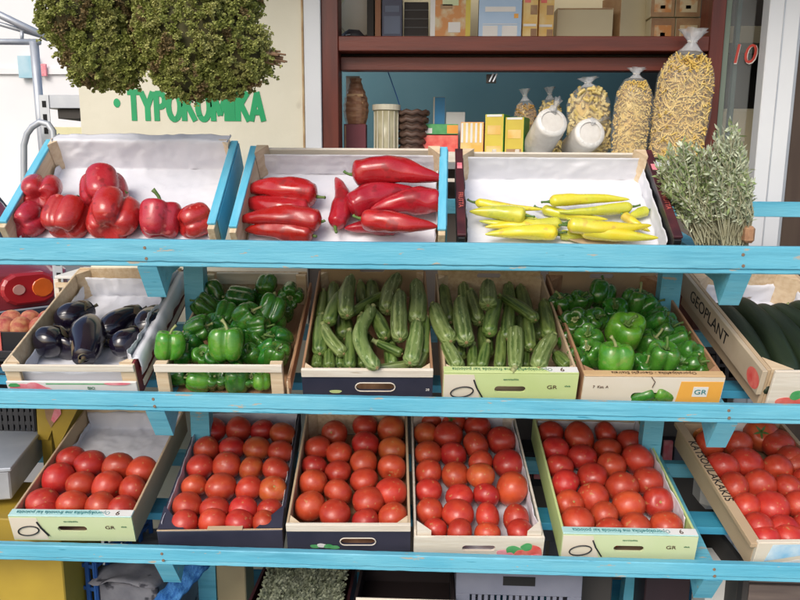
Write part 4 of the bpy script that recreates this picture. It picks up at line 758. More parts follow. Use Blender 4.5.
carton('maroon tin under the pleated brown packet', 344, 366, 152, 124, YW+.12, mat('maroon_tin', (.14, .02, .035), .4), MAROONP, [(.05, .1, .05, .95, BRNP)], d=.05, name='tin_box', cat='tin', base=S_)
# pleated brown packet
r, w_, h_ = place('pleated_packet', 'brown pleated packet standing on the maroon tin', 'packet', 343, 368, 124, 78, YW+.13)
m = MB(); P = []; 
for i in range(15):
    t = i/14; P.append((0, .018, t*h_))
m.tube(P, [w_*.5*(.45+.55*math.sin(math.pi*min(1, .2+t*.9)))*(1+.08*math.sin(t*45)) for t in [i/14 for i in range(15)]], 14, prof=lambda q, t: 1+.05*math.cos(6*q)); m.build('wrapper', mat('brown_wrapper', (.20, .09, .05), .35, (.32, .18, .10), 30, (1, 1, 4), bump=.4), r)
for k in range(3): box('pleat', -w_*.33, w_*.33, -.012-.002*k, -.009-.002*k, h_*(.25+.17*k), h_*(.31+.17*k), BRNP, r)
# clear plastic pot stack, dark basket, cord
r, w_, h_ = place('plastic_jar', 'pale translucent plastic tub with cream rim', 'tub', 372, 399, 156, 106, YW+.08); r.location.z = S_; h_ = at(385, 104, YW+.08).z-S_
m = MB(); m.tube([(0, w_/2, 0), (0, w_/2, .004), (0, w_/2, h_*.9)], [w_*.38, w_*.40, w_*.47], 24, prof=lambda q, t: 1+.02*math.cos(24*q)); m.build('tub_body', mat('tub_plastic', (.62, .58, .40), .25, (.45, .40, .24), 16, alpha=.75), r, True)
m = MB(); m.tube([(0, w_/2, h_*.9), (0, w_/2, h_)], [w_*.53, w_*.53], 24); m.build('rim', mat('cream_plastic', (.66, .62, .48), .4), r)
for k in range(6): a = R(200+k*28); box('tub_rib', w_*.46*math.cos(a)-.002, w_*.46*math.cos(a)+.002, w_/2+w_*.46*math.sin(a)-.003, w_/2+w_*.46*math.sin(a)+.0, .01, h_*.88, mat('cream_plastic', (.66, .62, .48), .4), r)
r, w_, h_ = place('wicker_basket', 'dark brown woven basket on the window sill', 'basket', 396, 427, 156, 108, YW+.10); r.location.z = S_; h_ = at(410, 108, YW+.1).z-S_
BSK = mat('dark_wicker', (.055, .03, .02), .5, (.12, .07, .05), 30, (1, 1, 3)); 
for k in range(7): 
    m = MB(); t = k/6; rr = w_*(.36+.14*t)
    m.tube([(rr*math.cos(a), w_/2+rr*math.sin(a), h_*(.06+.86*t)+.003*math.sin(9*a)) for a in [2*math.pi*i/36 for i in range(37)]], .0085, 6); m.build('woven_hoop', BSK, r, True)
m = MB(); m.tube([(0, w_/2, 0), (0, w_/2, h_*.92)], [w_*.35, w_*.48], 20); m.build('basket_wall', BSK, r)
m = MB(); m.tube([at(388, 72, YW+.2), at(391, 80, YW+.2), at(397, 97, YW+.2), at(401, 110, YW+.2)], .0018, 6); o = m.build('hanging_rope', mat('blue_cord', (.02, .12, .45), .5)); tag(o, 'thin blue cord hanging against the teal wall', 'cord')
o = box('white_card', at(346, 90, YW+.15).x, at(360, 90, YW+.15).x, YW+.15, YW+.153, at(350, 95, YW+.15).z, at(350, 76, YW+.15).z, WHITEP); tag(o, 'small white card at the left frame behind the brown packet', 'card')
r = empty('hook_clip', 'small metal clip under the red window beam', 'clip', Matrix.Translation(at(492, 78, YW+.08)))
for k in range(2): m = MB(); m.tube([(-.008+.012*k, 0, -.012), (.004+.012*k, 0, .014)], .003, 6); m.build('prong', STEEL, r)
box('plate', -.018, .014, .004, .008, -.016, .012, DARKW, r)
# upper shelf
carton('pale food carton with yellow edge on the upper shelf', 430, 470, 38, -20, YW+.13, FOODP, YELP, [(.0, .12, 0, 1, WHITEP), (.45, .75, .18, .34, WHITEP), (.25, .55, .55, .62, BRNP), (.88, 1, 0, 1, YELP), (.3, .7, .60, .78, LGREENP)], d=.08, base=U_)
carton('light blue leaflet in dark frame on the upper shelf', 478, 521, 38, -20, YW+.12, PBLUE, NAVY, [(.1, .9, .30, .31, WHITEP), (.1, .45, .1, .28, WHITEP), (.55, .9, .1, .28, WHITEP), (.15, .85, .5, .58, WHITEP), (.82, .92, .4, .47, ORANGEP)], d=.02, name='framed_leaflet', cat='leaflet', base=U_)
for i, (a, b) in enumerate(((522, 537), (538, 553))): carton(f'{("yellow", "orange")[i]} dessert packet {("touching the blue leaflet", "beside the cream carton")[i]}', a, b, 38, -15, YW+.13+.02*i, YORP, ORANGEP, [(.55, .95, .12, .26, BRNP), (.05, .9, .3, .34, WHITEP), (.5, .95, .5, .66, BRNP), (.1, .5, .7, .9, REDP)], d=.06, name='dessert_packet', cat='packet', base=U_)
r, w_, h_ = carton('navy carton with red arc logo on the upper shelf', 382, 402, 38, -20, YW+.14, NV2, NV2, [(.1, .9, .16, .44, PBLUE if 0 else mat('dim_ink', (.10, .13, .20), .5)), (.15, .85, .50, .60, mat('dim_ink', (.10, .13, .20), .5))], d=.07, base=U_)
flat('printed_logo', [(.022*math.cos(a), h_*.78+.012*math.sin(a)) for a in [2*math.pi*i/20 for i in range(20)]], REDP, r, y=-.0045); flat('printed_logo', [(.016*math.cos(a), h_*.78+.007*math.sin(a)) for a in [2*math.pi*i/20 for i in range(20)]], WHITEP, r, y=-.0052)
carton('black ribbed box next to the navy carton', 404, 428, 38, 2, YW+.16, DARKW, DARK, [(.0, 1, .2+.2*k, .22+.2*k, mat('black_rib', (.03, .03, .03), .4)) for k in range(4)], d=.08, name='black_box', cat='box', base=U_)
carton('thin orange brown slat standing on the upper shelf', 375, 381, 38, -20, YW+.15, mat('orange_brown', (.28, .10, .03), .5), BRNP, [], d=.05, name='brown_carton', cat='carton', base=U_)
carton('dark box behind the thin orange slat', 367, 374, 38, -10, YW+.17, DARKW, DARK, [], d=.06, name='black_box', cat='box', base=U_)
r, w_, h_ = place('cream_plate', 'round cream plate standing on the upper shelf', 'plate', 345, 372, 36, -30, YW+.24); r.location.z = U_
m = MB(); m.tube([(0, 0, h_/2), (0, .006, h_/2), (0, .014, h_/2)], [h_*.36, h_*.50, h_*.52], 30); m.build('dish', CREAMW, r, True)
m = MB(); m.tube([(0, -.004, h_/2), (0, -.0005, h_/2)], [h_*.30, h_*.33], 30); m.build('dish_well', CREAMP, r, True)
r, w_, h_ = place('black_shoe', 'black lumpy bundle at the left end of the upper shelf', 'bundle', 341, 366, 37, 20, YW+.14); r.location.z = U_; m = MB()
m.tube([(-w_/2, .04, h_*.4), (-w_*.2, .04, h_*.55), (w_*.1, .04, h_*.5), (w_*.5, .04, h_*.2)], [h_*.3, h_*.52, h_*.48, h_*.18], 12, prof=lambda q, t: 1+.1*math.sin(3*q+t*5)); m.build('dark_cloth', mat('black_cloth', (.02, .018, .02), .5, (.05, .04, .04), 10), r, True)
for i, (x, z) in enumerate(((-.2, .5), (.0, .25))): m = MB(); m.tube([(w_*x-.008, -.012, h_*z), (w_*x+.008, -.014, h_*z+.002)], .002, 6); m.build('buckle', STEEL, r)
r.name = 'dark_bundle'
Y2 = YW+.36
carton('low cream carton on the upper shelf, right of the orange packet', 556, 612, 38, 8, YW+.2, CREAMW, CREAMW, [(.02, .98, .96, .99, BRNP)], d=.1, base=U_)
carton('cream box turned at an angle beneath the window corner', 616, 648, 38, -4, YW+.24, CREAMW, BRNP, [], d=.1, rot=25, base=U_)
for i, (a, b, y0, y1) in enumerate(((650, 674, 38, 18), (675, 700, 38, 18), (650, 674, 17, -6), (675, 700, 17, -6))):
    carton(f'brown printed tray carton, {("bottom left", "bottom right", "top left", "top right")[i]} of the four on the shelf', a, b, y0, y1, YW+.2, BRNP, CREAMW, [(.15, .85, .2, .75, FOODP), (.4, .6, .35, .5, CREAMP)], d=.1, base=U_ if i < 2 else None)
# bags ---------------------------------------------------------------------
FILM = mat('clear_film', (.85, .87, .9), .10, alpha=.13, bump=.6, bscale=30); FILMD = mat('crinkled_film', (.75, .78, .82), .15, alpha=.45, bump=.8, bscale=60)
PASTA = mat('egg_pasta', (.66, .44, .10), .5, (.74, .56, .18), 30, rand=0); PASTAD = mat('brown_pasta', (.50, .30, .08), .5, (.36, .20, .05), 30)
def sack(label, px0, px1, pyb, pyt, Y, kind, fill_m, d=.09, neck=.2, n=700, lean=0, base=S_, ln=.03, th=.0028):
    r, w_, h_ = place('pasta_bag' if kind != 'roll' else 'cheese_roll', label, 'bag', px0, px1, pyb, pyt, Y)
    dz = r.location.z-base; r.location.z = base; h_ += dz; rr = random.Random(int(px0)); hb = h_*(1-neck)
    def prof(t):   # half widths at height t of the body
        return w_/2*(.90+.10*math.sin(math.pi*t))*(1 if t < .85 else 1-.35*((t-.85)/.15))
    m = MB()
    for i in range(n):
        t = rr.random(); a = rr.uniform(0, 2*math.pi); q = math.sqrt(rr.uniform(.55, 1)); c = Vector((prof(t)*.93*q*math.cos(a), d/2+d/2*.93*q*math.sin(a), .006+t*hb*.96))
        dr = Vector((rr.uniform(-1, 1), rr.uniform(-.4, .4), rr.uniform(-1, 1))).normalized()*ln*rr.uniform(.5, 1); bnd = Vector((rr.uniform(-1, 1), rr.uniform(-.5, .5), rr.uniform(-1, 1)))*ln*.35
        P = [c-dr/2, c+bnd*.5, c+dr/2]
        P = [Vector((max(-prof(t)*.95, min(prof(t)*.95, p.x)), max(.002, min(d-.002, p.y)), max(.004, p.z))) for p in P]; m.tube(P, th, 5, cap=False)
    m.build('pasta', fill_m, r, True)
    core = MB(); core.tube([(0, d/2, .004+hb*.94*i/8) for i in range(9)], [prof(i/8)*.72 for i in range(9)], 12); cv = core.build('pasta_core', PASTA, r, True)
    for v in cv.data.vertices: v.co.y = d/2+(v.co.y-d/2)*d/w_
    f = MB(); pts = [(0, d/2, .001)]+[(lean*.2*t, d/2, .002+hb*t) for t in [i/10 for i in range(11)]]+[(lean*.5, d/2, hb+.3*(h_-hb)), (lean*.7, d/2, hb+.55*(h_-hb)), (lean, d/2, h_)]
    rad = [prof(0)*.6]+[prof(i/10)*1.03 for i in range(11)]+[w_*.16, w_*.07, w_*.12]
    f.tube(pts, rad, 28, cap=False, prof=lambda q, t: 1+(.05+.16*max(0, t-.75))*noise.noise(Vector((math.cos(q)*2.2, math.sin(q)*2.2, t*9+px0))))
    fo = f.build('film', FILM if kind == 'pasta' else FILMD, r, True)
    for v in fo.data.vertices: v.co.y = max(0, d/2+(v.co.y-d/2)*d/w_)
    kn = MB(); kn.tube([(lean*.6, d/2, hb+.15*(h_-hb)), (lean*.7, d/2, hb+.52*(h_-hb)), (lean*.85, d/2, hb+.75*(h_-hb)), (lean, d/2, h_*1.0)], [w_*.20, w_*.06, w_*.14, w_*.20], 22, cap=False, prof=lambda q, t: 1+.35*math.sin(5*q+t*4)*t+.2*noise.noise(Vector((math.cos(q)*3, math.sin(q)*3, t*6)))); kn.build('twisted_neck', FILMD, r, True)
    t_ = MB(); zc = hb+.55*(h_-hb); t_.tube([(lean*.7+w_*.08*math.cos(a), d/2+w_*.05*math.sin(a), zc) for a in [2*math.pi*i/12 for i in range(13)]], .002, 5); t_.build('tie', WHITEP, r)
    r.rotation_euler = (0, R(5 if px0 > 640 else (2.5 if px0 > 600 else -4)), 0)
    return r
sack('tall clear bag of yellow noodles by the red frame, largest of the bags', 650, 708, 157, 26, YW-.11, 'pasta', PASTA, d=.10, neck=.20, n=1700, ln=.042, th=.0023)
sack('clear bag of short yellow pasta beside the tall noodle bag', 612, 650, 158, 66, YW-.10, 'pasta', PASTA, d=.08, neck=.14, n=1100, ln=.014, th=.0022)
sack('slim brown pasta bag behind the first white roll', 516, 540, 158, 88, YW+.14, 'pasta', PASTAD, d=.05, neck=.2, n=350, ln=.02)
r = sack('large clear bag of pale yellow crisps behind the white rolls', 570, 614, 157, 76, YW-.02, 'pasta', mat('yellow_crisps', (.62, .46, .14), .5, (.70, .58, .25), 14), d=.07, neck=.14, n=300, ln=.03, th=.006)
sack('twisted bag of yellow crisps between the white rolls', 541, 565, 157, 86, YW+.15, 'pasta', mat('yellow_crisps', (.62, .46, .14), .5, (.70, .58, .25), 14), d=.06, neck=.2, n=250, ln=.025, th=.005)
for i, (cx, cy, bx, by, rp) in enumerate(((552, 122, 536, 160, 16), (590, 133, 574, 163, 15.5))):
    A, B = at(cx, cy, YW-.07), at(bx, by, YW+.08); B.z = max(B.z, S_+.02); B.z = S_+rp*depth(A)/F*.75
    r = empty('wrapped_roll', f'white plastic wrapped roll on the sill, {("the left one with knotted top", "the lower one beside the short pasta")[i]}', 'roll', Matrix.Translation((B.x, B.y, S_)), 'white wrapped rolls'); rad = rp*depth(A)/F; o0 = Vector((B.x, B.y, S_))
    m = MB(); d = (A-B); m.tube([B-o0, B-o0+d*.05, B-o0+d*.95, A-o0, A-o0+d*.003], [rad*.85, rad, rad, rad*.97, rad*.9], 24); m.build('roll_body', mat('white_roll', (.72, .70, .66), .35, (.62, .59, .54), 20, bump=.5), r, True)
    dn = d.normalized(); m = MB(); m.tube([A-o0-dn*.004, A-o0+dn*.003, A-o0+dn*.004], [rad*.98, rad*.90, rad*.70], 24, cap=False); m.build('roll_end', mat('white_roll_end', (.78, .77, .74), .3, (.66, .65, .62), 60, bump=.5), r, True)
    k_ = at(cx+(6 if i == 0 else 16), cy-(22 if i == 0 else 14), YW+.0)-o0; m = MB(); m.tube([A-o0+Vector((0, .01, rad*.7)), k_*.5+(A-o0)*.5+Vector((0, 0, .012)), k_], [rad*.30, .005, rad*.26], 14, prof=lambda q, t: 1+.3*math.sin(5*q+t*3)); m.build('knot', FILMD, r, True)
# ---------------------------------------------------------------- herbs
OREG = [mat('oregano_olive', (.24, .27, .055), .85, (.34, .36, .10), 30), mat('oregano_brown', (.20, .14, .055), .8, (.26, .19, .08), 30), mat('oregano_light', (.40, .39, .13), .85, (.30, .31, .09), 30)]
def bunch(label, blobs, Y, n, stem_from, stem_to, seed):
    rr = random.Random(seed); c0 = at(blobs[0][0], blobs[0][1], Y); root = empty('oregano_bunch', label, 'herb bunch', Matrix.Translation(c0))
    V = []; Fc = []; fm = []
    for (px, py, rx, ry, wgt) in blobs:
        c = at(px, py, Y)-c0; k = depth(c+c0)/F; ax, az = rx*k, ry*k; ay = min(ax, az)*.75
        for i in range(int(n*wgt)):
            cl = i % 7
            d = d+Vector((rr.gauss(0, .028), rr.gauss(0, .028), rr.gauss(0, .028))) if cl else Vector((rr.gauss(0, 1), rr.gauss(0, 1), rr.gauss(0, 1))).normalized(); q = q if cl else rr.uniform(.6, 1)**.4
            rad_ = 1+.16*noise.noise(d*2.6+Vector((seed, px*.1, 0)))+.24*noise.noise(d*6.5+Vector((seed*3, 0, py)))
            p = c+Vector((d.x*ax, d.y*ay, d.z*az))*q*rad_; s = rr.uniform(.003, .0055); tone = noise.noise(p*22+Vector((seed*7, 0, 0)))
            mi = 1 if tone < -.36 else (2 if tone+rr.uniform(-.2, .2) > .22 else 0)
            for l in range(5):
                dd = (d*.5+Vector((rr.gauss(0, 1), rr.gauss(0, 1), rr.gauss(0, 1)))*.7).normalized(); e = dd.orthogonal().normalized()*s*.55
                b = len(V); q0 = p+dd*s*.1; V += [q0, q0+dd*s*.6+e, q0+dd*s*1.25, q0+dd*s*.6-e]; Fc.append((b, b+1, b+2, b+3)); fm.append(mi)
    lv = meshobj('leaf_mass', V, Fc, None, root, False, OREG, fm)
    m = MB()
    for (px, py, rx, ry, wgt) in blobs:
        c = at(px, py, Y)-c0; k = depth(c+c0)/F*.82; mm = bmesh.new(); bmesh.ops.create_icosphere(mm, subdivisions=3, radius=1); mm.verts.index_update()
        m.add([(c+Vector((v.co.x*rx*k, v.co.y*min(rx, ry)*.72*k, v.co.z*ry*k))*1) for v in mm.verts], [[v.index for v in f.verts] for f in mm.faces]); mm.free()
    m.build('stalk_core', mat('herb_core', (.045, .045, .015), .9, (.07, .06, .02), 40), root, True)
    s = MB(); A, B = at(*stem_from, Y)-c0, at(*stem_to, Y)-c0
    for i in range(34):
        o1 = Vector((rr.gauss(0, .008), rr.gauss(0, .008), rr.gauss(0, .008))); s.tube([A+o1*1.6, (A+B)/2+o1*.8, B+o1*1.1], .0022, 5)
    s.build('stems', mat('dry_stems', (.16, .09, .05), .8, (.24, .15, .08), 30), root)
    t_ = MB(); mid = (A*.35+B*.65); ax_ = (B-A).normalized(); e1 = ax_.orthogonal().normalized(); e2 = ax_.cross(e1)
    for w_ in range(3): t_.tube([mid+ax_*(w_*.004)+(e1*math.cos(a)+e2*math.sin(a))*.014 for a in [2*math.pi*i/14 for i in range(15)]], .0018, 5)
    t_.build('tie', mat('dry_tie', (.30, .22, .12), .8), root); return root
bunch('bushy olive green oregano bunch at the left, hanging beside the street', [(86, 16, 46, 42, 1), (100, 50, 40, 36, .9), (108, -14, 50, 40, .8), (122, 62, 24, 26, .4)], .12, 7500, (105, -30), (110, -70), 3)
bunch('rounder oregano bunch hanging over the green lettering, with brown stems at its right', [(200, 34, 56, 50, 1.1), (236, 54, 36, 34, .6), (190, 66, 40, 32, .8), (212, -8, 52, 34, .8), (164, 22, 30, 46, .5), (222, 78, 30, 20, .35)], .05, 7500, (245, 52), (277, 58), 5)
m = MB(); m.tube([at(110, -62, .12), at(108, -200, .12)], .003, 6); 
SAGE = [mat('sage_leaf', (.36, .42, .28), .8, (.48, .53, .38), 40), mat('sage_pale', (.62, .66, .50), .8, (.52, .57, .40), 40), mat('sage_green', (.22, .32, .12), .8, (.32, .38, .16), 40)]
def sage(label, base, tips, Y, seed, nst, dens, green=.15):
    rr = random.Random(seed); c0 = at(*base, Y); root = empty('mountain_tea_bunch', label, 'herb bunch', Matrix.Translation(c0)); V = []; Fc = []; fm = []; s = MB()
    for i in range(nst):
        u = rr.random(); k = u*(len(tips)-1); j = min(int(k), len(tips)-2); f = k-j; tx = tips[j][0]*(1-f)+tips[j+1][0]*f; ty = tips[j][1]*(1-f)+tips[j+1][1]*f
        q = rr.uniform(.55, 1.0); bx = base[0]+rr.uniform(-1, 1)*base_w; P0 = at(bx, base[1]+rr.uniform(-6, 6), Y+rr.uniform(-.02, .03))-c0
        P2 = at(base[0]+(tx-base[0])*q+rr.uniform(-5, 5), base[1]+(ty-base[1])*q+rr.uniform(-5, 5), Y+rr.uniform(-.045, .05))-c0
        P1 = (P0+P2)/2+Vector((rr.uniform(-.02, .02), rr.uniform(-.02, .01), rr.uniform(-.005, .02))); s.tube([P0, P1, P2], .0014, 4, cap=False)
        for l in range(dens):
            t = rr.uniform(.25, 1)**.8; p = P0*(1-t)**2+P1*2*t*(1-t)+P2*t*t; ax_ = (P2-P0).normalized()
            dd = (ax_*rr.uniform(.3, 1.2)+Vector((rr.gauss(0, 1), rr.gauss(0, 1), rr.gauss(0, 1)))*.5).normalized(); sz = rr.uniform(.009, .020); e = dd.cross(Vector((rr.gauss(0, 1), rr.gauss(0, 1), rr.gauss(0, 1)))).normalized()*sz*.16
            b = len(V); V += [p, p+dd*sz*.5+e, p+dd*sz, p+dd*sz*.5-e]; Fc.append((b, b+1, b+2, b+3)); fm.append(2 if rr.random() < green*(1.6 if t > .6 else .6) else (1 if rr.random() < .45 else 0))
    meshobj('leaves', V, Fc, None, root, False, SAGE, fm); s.build('stalks', mat('pale_stalks', (.36, .36, .24), .8, (.28, .27, .17), 30), root); return root
base_w = 17
sage('loose grey green herb bunch leaning on the printed tray side', (712, 240), [(660, 190), (660, 165), (668, 148), (690, 142), (712, 150), (728, 170)], .16, 4, 300, 40, .4)
base_w = 13
sage('taller pale grey herb bunch standing upright by the pillar', (736, 242), [(708, 165), (713, 138), (727, 123), (738, 130), (743, 155), (748, 185)], .13, 9, 280, 44, .12)
o = box('dry_root_piece', at(744, 236, .1).x, at(754, 236, .1).x, .09, .12, at(750, 243, .1).z, at(750, 226, .1).z, BWOOD, bev=.006); tag(o, 'brown root stub at the foot of the upright herb bunch', 'root')
# herb crate floor: a plain board they stand on
o = box('herb_board', at(655, 245, .1).x, at(762, 245, .1).x, .03, .34, 1.318, 1.330, BWOOD); tag(o, 'brown board under the two grey herb bunches', 'board')
# wooden empty crate behind the long red pepper tray
r = empty('wooden_crate', 'empty whitish wooden crate on the sill behind the long red peppers', 'crate', Matrix.Translation((0, YW-.17, 0)))
xa, xb = at(270, 152, YW-.17).x, at(520, 152, YW-.17).x; za, zb = at(400, 175, YW-.17).z, at(400, 150, YW-.17).z
for k, (x0, x1) in enumerate(((xa, xa+.19), (xa+.20, xa+.34), (xa+.35, xb))): box('slat', x0, x1, 0, .006, zb-.035, zb-.004, WWOOD, r)
for x in (xa, at(322, 150, YW-.17).x, at(369, 150, YW-.17).x, at(492, 150, YW-.17).x, xb-.015): box('crate_post', x, x+.012, -.0095, -.0005, zb-.06, zb+.004, WWOOD, r)
box('back_board', xa, xb, .0065, .10, za-.02, za-.01, WWOOD, r)

# ---------------------------------------------------------------- street side at the left
WB = mat('whitewash', (.80, .80, .80), .9, (.74, .74, .75), .6, bump=.1, bscale=10)
b = empty('white_building', 'bright whitewashed building across the street', 'building', Matrix.Translation((-9, 14, 0)))
box('facade', -14, 5.6, 0, 4, 0, 9, WB, b); box('ledge', -14, 5.6, -.06, -.002, 3.3, 3.42, WB, b); box('base_band', -14, 5.6, -.05, -.002, 0, .5, mat('grey_base', (.60, .60, .62), .9), b)
pa, pb = at(20, 78, 13.9), at(36, 56, 13.9); o = box('wall_sign', pa.x, pb.x, 13.86, 13.93, pa.z, pb.z, mat('faded_blue_sign', (.30, .52, .62), .6, (.52, .66, .72), 2)); tag(o, 'faded blue notice board on the white building', 'sign')
pa, pb = at(41, 76, 13.9), at(46, 64, 13.9); o = box('wall_notice', pa.x, pb.x, 13.87, 13.93, pa.z, pb.z, PINKP); tag(o, 'small pinkish notice beside the blue notice board', 'sign')
r = empty('canopy_frame', 'grey pipe awning frame standing in the street', 'frame', Matrix.Translation((at(38, 120, 6.0).x, 6.0, 0)))
o0 = Vector(r.location)
def pipe(nm, pts, Y, rad=0.045): MB().tube([at(x, y, Y)-o0 for x, y in pts], rad, 8).build(nm, STEEL, r, True)
p = at(34, 42, 6.0)-o0; q = at(41, 125, 6.0)-o0; MB().tube([p, q, Vector((q.x+.03, q.y, .0))], 0.045, 8).build('upright', STEEL, r, True)
pipe('cross_bar', [(-60, 41), (-30, 41.5), (40, 42)], 6.0, .030); pipe('sloping_bar', [(-60, -8), (0, 15), (48, 38)], 6.05, .036); pipe('sloping_bar', [(-60, 4), (0, 24), (48, 38)], 6.1, .022); pipe('short_strut', [(22, 31), (22, 41)], 6.05, .018)
r = empty('steel_shelving', 'grey slotted steel shelf unit at the wall corner', 'shelving', Matrix.Translation((at(60, 330, .75).x, .75, 0))); o0 = Vector(r.location)
def upright(px, y0, y1, Y, w=.045, pxb=None):
    a, bb = at(px, y0, Y)-o0, at(pxb or px, y1, Y)-o0; x = (a.x+bb.x)/2; u = box('slotted_post', x-w/2, x+w/2, a.y, a.y+.003, 0, a.z, STEEL, r, 0)
    m = MB(); zz = bb.z
    while zz < a.z-.01:
        m.box(x-.007, x+.007, a.y-.0012, a.y-.0002, zz, zz+.022, 0); zz += .045
    m.build('slot_pattern', DARK, u)
upright(46, 95, 160, 1.0, .034); upright(61, 262, 345, .78, .026)
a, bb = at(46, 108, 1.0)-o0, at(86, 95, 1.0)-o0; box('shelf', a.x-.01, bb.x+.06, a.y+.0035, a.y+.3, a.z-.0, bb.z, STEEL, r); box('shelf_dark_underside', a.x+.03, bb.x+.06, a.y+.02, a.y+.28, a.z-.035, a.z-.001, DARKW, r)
o = box('yellow_board', at(52, 140, 1.3).x, at(92, 140, 1.3).x, 1.3, 1.33, at(60, 146, 1.3).z, at(60, 127, 1.3).z, mat('pale_yellow_board', (.78, .74, .45), .8)); tag(o, 'pale yellow board behind the slotted post', 'board')
o0 = Vector(r.location); MB().tube([at(x, y, .95)-o0 for x, y in ((24, 226), (24, 175), (24, 145), (27, 134), (32, 127), (40, 122), (48, 124), (53, 131), (54, 142), (55, 175), (55, 226))], .011, 8).build('bent_pipe', STEEL, r, True)
MB().tube([at(x, y, .955)-o0 for x, y in ((18, 227), (62, 227))], .012, 8).build('cross_bar', STEEL, r, True)
# car ---------------------------------------------------------------------
CARR = mat('car_paint', (.24, .03, .04), .25, (.27, .04, .05), 3, coat=.8); CBLK = mat('car_black', (.02, .024, .035), .45); CGL = mat('car_glass', (.05, .06, .07), .08)
LMP = mat('lamp_red', (.42, .02, .025), .2, coat=.6); LMO = mat('lamp_orange', (.72, .13, .02), .2, coat=.6); LMW = mat('lamp_clear', (.58, .28, .24), .2, coat=.6)
cc = at(80, 288, 2.6); car = empty('red_car', 'dark red hatchback parked behind the rack at the left', 'car', Matrix.Translation((cc.x, 2.6, .004)) @ Matrix.Rotation(R(47), 4, 'Z') @ Matrix.Translation((-.82, 0, 0)))
def section(y, w, z0, z1, zr, wr):   # ring at station y
    return [(-w, y, z0), (-w*1.0, y, (z0+z1)/2), (-w*.985, y, z1), (-wr, y, zr-.06), (-wr*.75, y, zr), (wr*.75, y, zr), (wr, y, zr-.06), (w*.985, y, z1), (w, y, (z0+z1)/2), (w, y, z0)]
st = [section(0, .72, .34, .90, .93, .66), section(.06, .79, .30, .93, .97, .70), section(.30, .82, .25, .95, 1.02, .72), section(.62, .83, .25, .96, 1.36, .62), section(1.1, .83, .25, .96, 1.42, .62), section(2.0, .83, .25, .96, 1.41, .62), section(2.7, .82, .25, .93, .98, .70), section(3.5, .80, .28, .80, .82, .70), section(3.8, .70, .34, .66, .68, .60)]
V = [p for s in st for p in s]; n = 10; Fc = [(i*n+j, i*n+(j+1) % n, (i+1)*n+(j+1) % n, (i+1)*n+j) for i in range(len(st)-1) for j in range(n)]+[tuple(reversed(range(n))), tuple((len(st)-1)*n+j for j in range(n))]
cb = meshobj('body', V, Fc, CARR, car, True); md = cb.modifiers.new('soft', 'BEVEL'); md.width = .02; md.segments = 2
meshobj('rear_window', [(-.58, .325, 1.05), (.58, .325, 1.05), (.50, .575, 1.315), (-.50, .575, 1.315), (-.58, .355, 1.03), (.58, .355, 1.03), (.50, .60, 1.29), (-.50, .60, 1.29)], [(0, 1, 2, 3), (4, 7, 6, 5), (0, 4, 5, 1), (1, 5, 6, 2), (2, 6, 7, 3), (3, 7, 4, 0)], CGL, car)
for sx in (-1, 1): meshobj('side_window', [(sx*.826, .60, 1.0), (sx*.826, 2.45, 1.0), (sx*.66, 2.0, 1.33), (sx*.66, .80, 1.33), (sx*.80, .60, 1.0), (sx*.80, 2.45, 1.0), (sx*.63, 2.0, 1.33), (sx*.63, .80, 1.33)], [(0, 1, 2, 3), (4, 7, 6, 5), (0, 4, 5, 1), (1, 5, 6, 2), (2, 6, 7, 3), (3, 7, 4, 0)], CGL, car)
box('rear_bumper', -.80, .80, -.08, .12, .52, .735, CBLK, car, .04); box('front_bumper', -.76, .76, 3.72, 3.9, .30, .50, CBLK, car, .04); box('bumper_line', -.79, .79, -.085, -.075, .737, .745, STEEL, car)
box('licence_plate', -.26, .26, -.092, -.083, .47, .58, WHITEP, car)
for sx in (-1, 1):
    def rounded(nm, cx, cz, hw, hh, y0, y1, m_, par):
        P = [stadium(k/32, cx, cz, hw, hh) for k in range(32)]; V = [(p[0], y1, p[1]) for p in P]+[(p[0], y0+.012, p[1]) for p in P]+[(cx+(p[0]-cx)*.9, y0, cz+(p[1]-cz)*.85) for p in P]
        return meshobj(nm, V, [(i+o*32, i+(o+1)*32, (i+1) % 32+(o+1)*32, (i+1) % 32+o*32) for i in range(32) for o in (0, 1)]+[tuple(range(64, 96)), tuple(reversed(range(32)))], m_, par)
    l = rounded('tail_light', sx*.535, .845, .150, .088, -.04, .05, LMP, car); rounded('indicator', sx*.600, .845, .060, .058, -.046, -.036, LMO, l); rounded('reversing_lamp', sx*.475, .845, .034, .032, -.045, -.036, LMW, l)
    h_ = box('headlight', min(sx*.4, sx*.66), max(sx*.4, sx*.66), 3.72, 3.82, .58, .68, LMW, car, .02)
    for yy in (.62, 3.05):
        wv = MB(); wv.tube([(sx*.66, yy, .29), (sx*.86, yy, .29)], .285, 28); w_ = wv.build('wheel', CBLK, car); wv = MB(); wv.tube([(sx*.855, yy, .29), (sx*.868, yy, .29)], .18, 20); wv.build('rim', STEEL, w_)
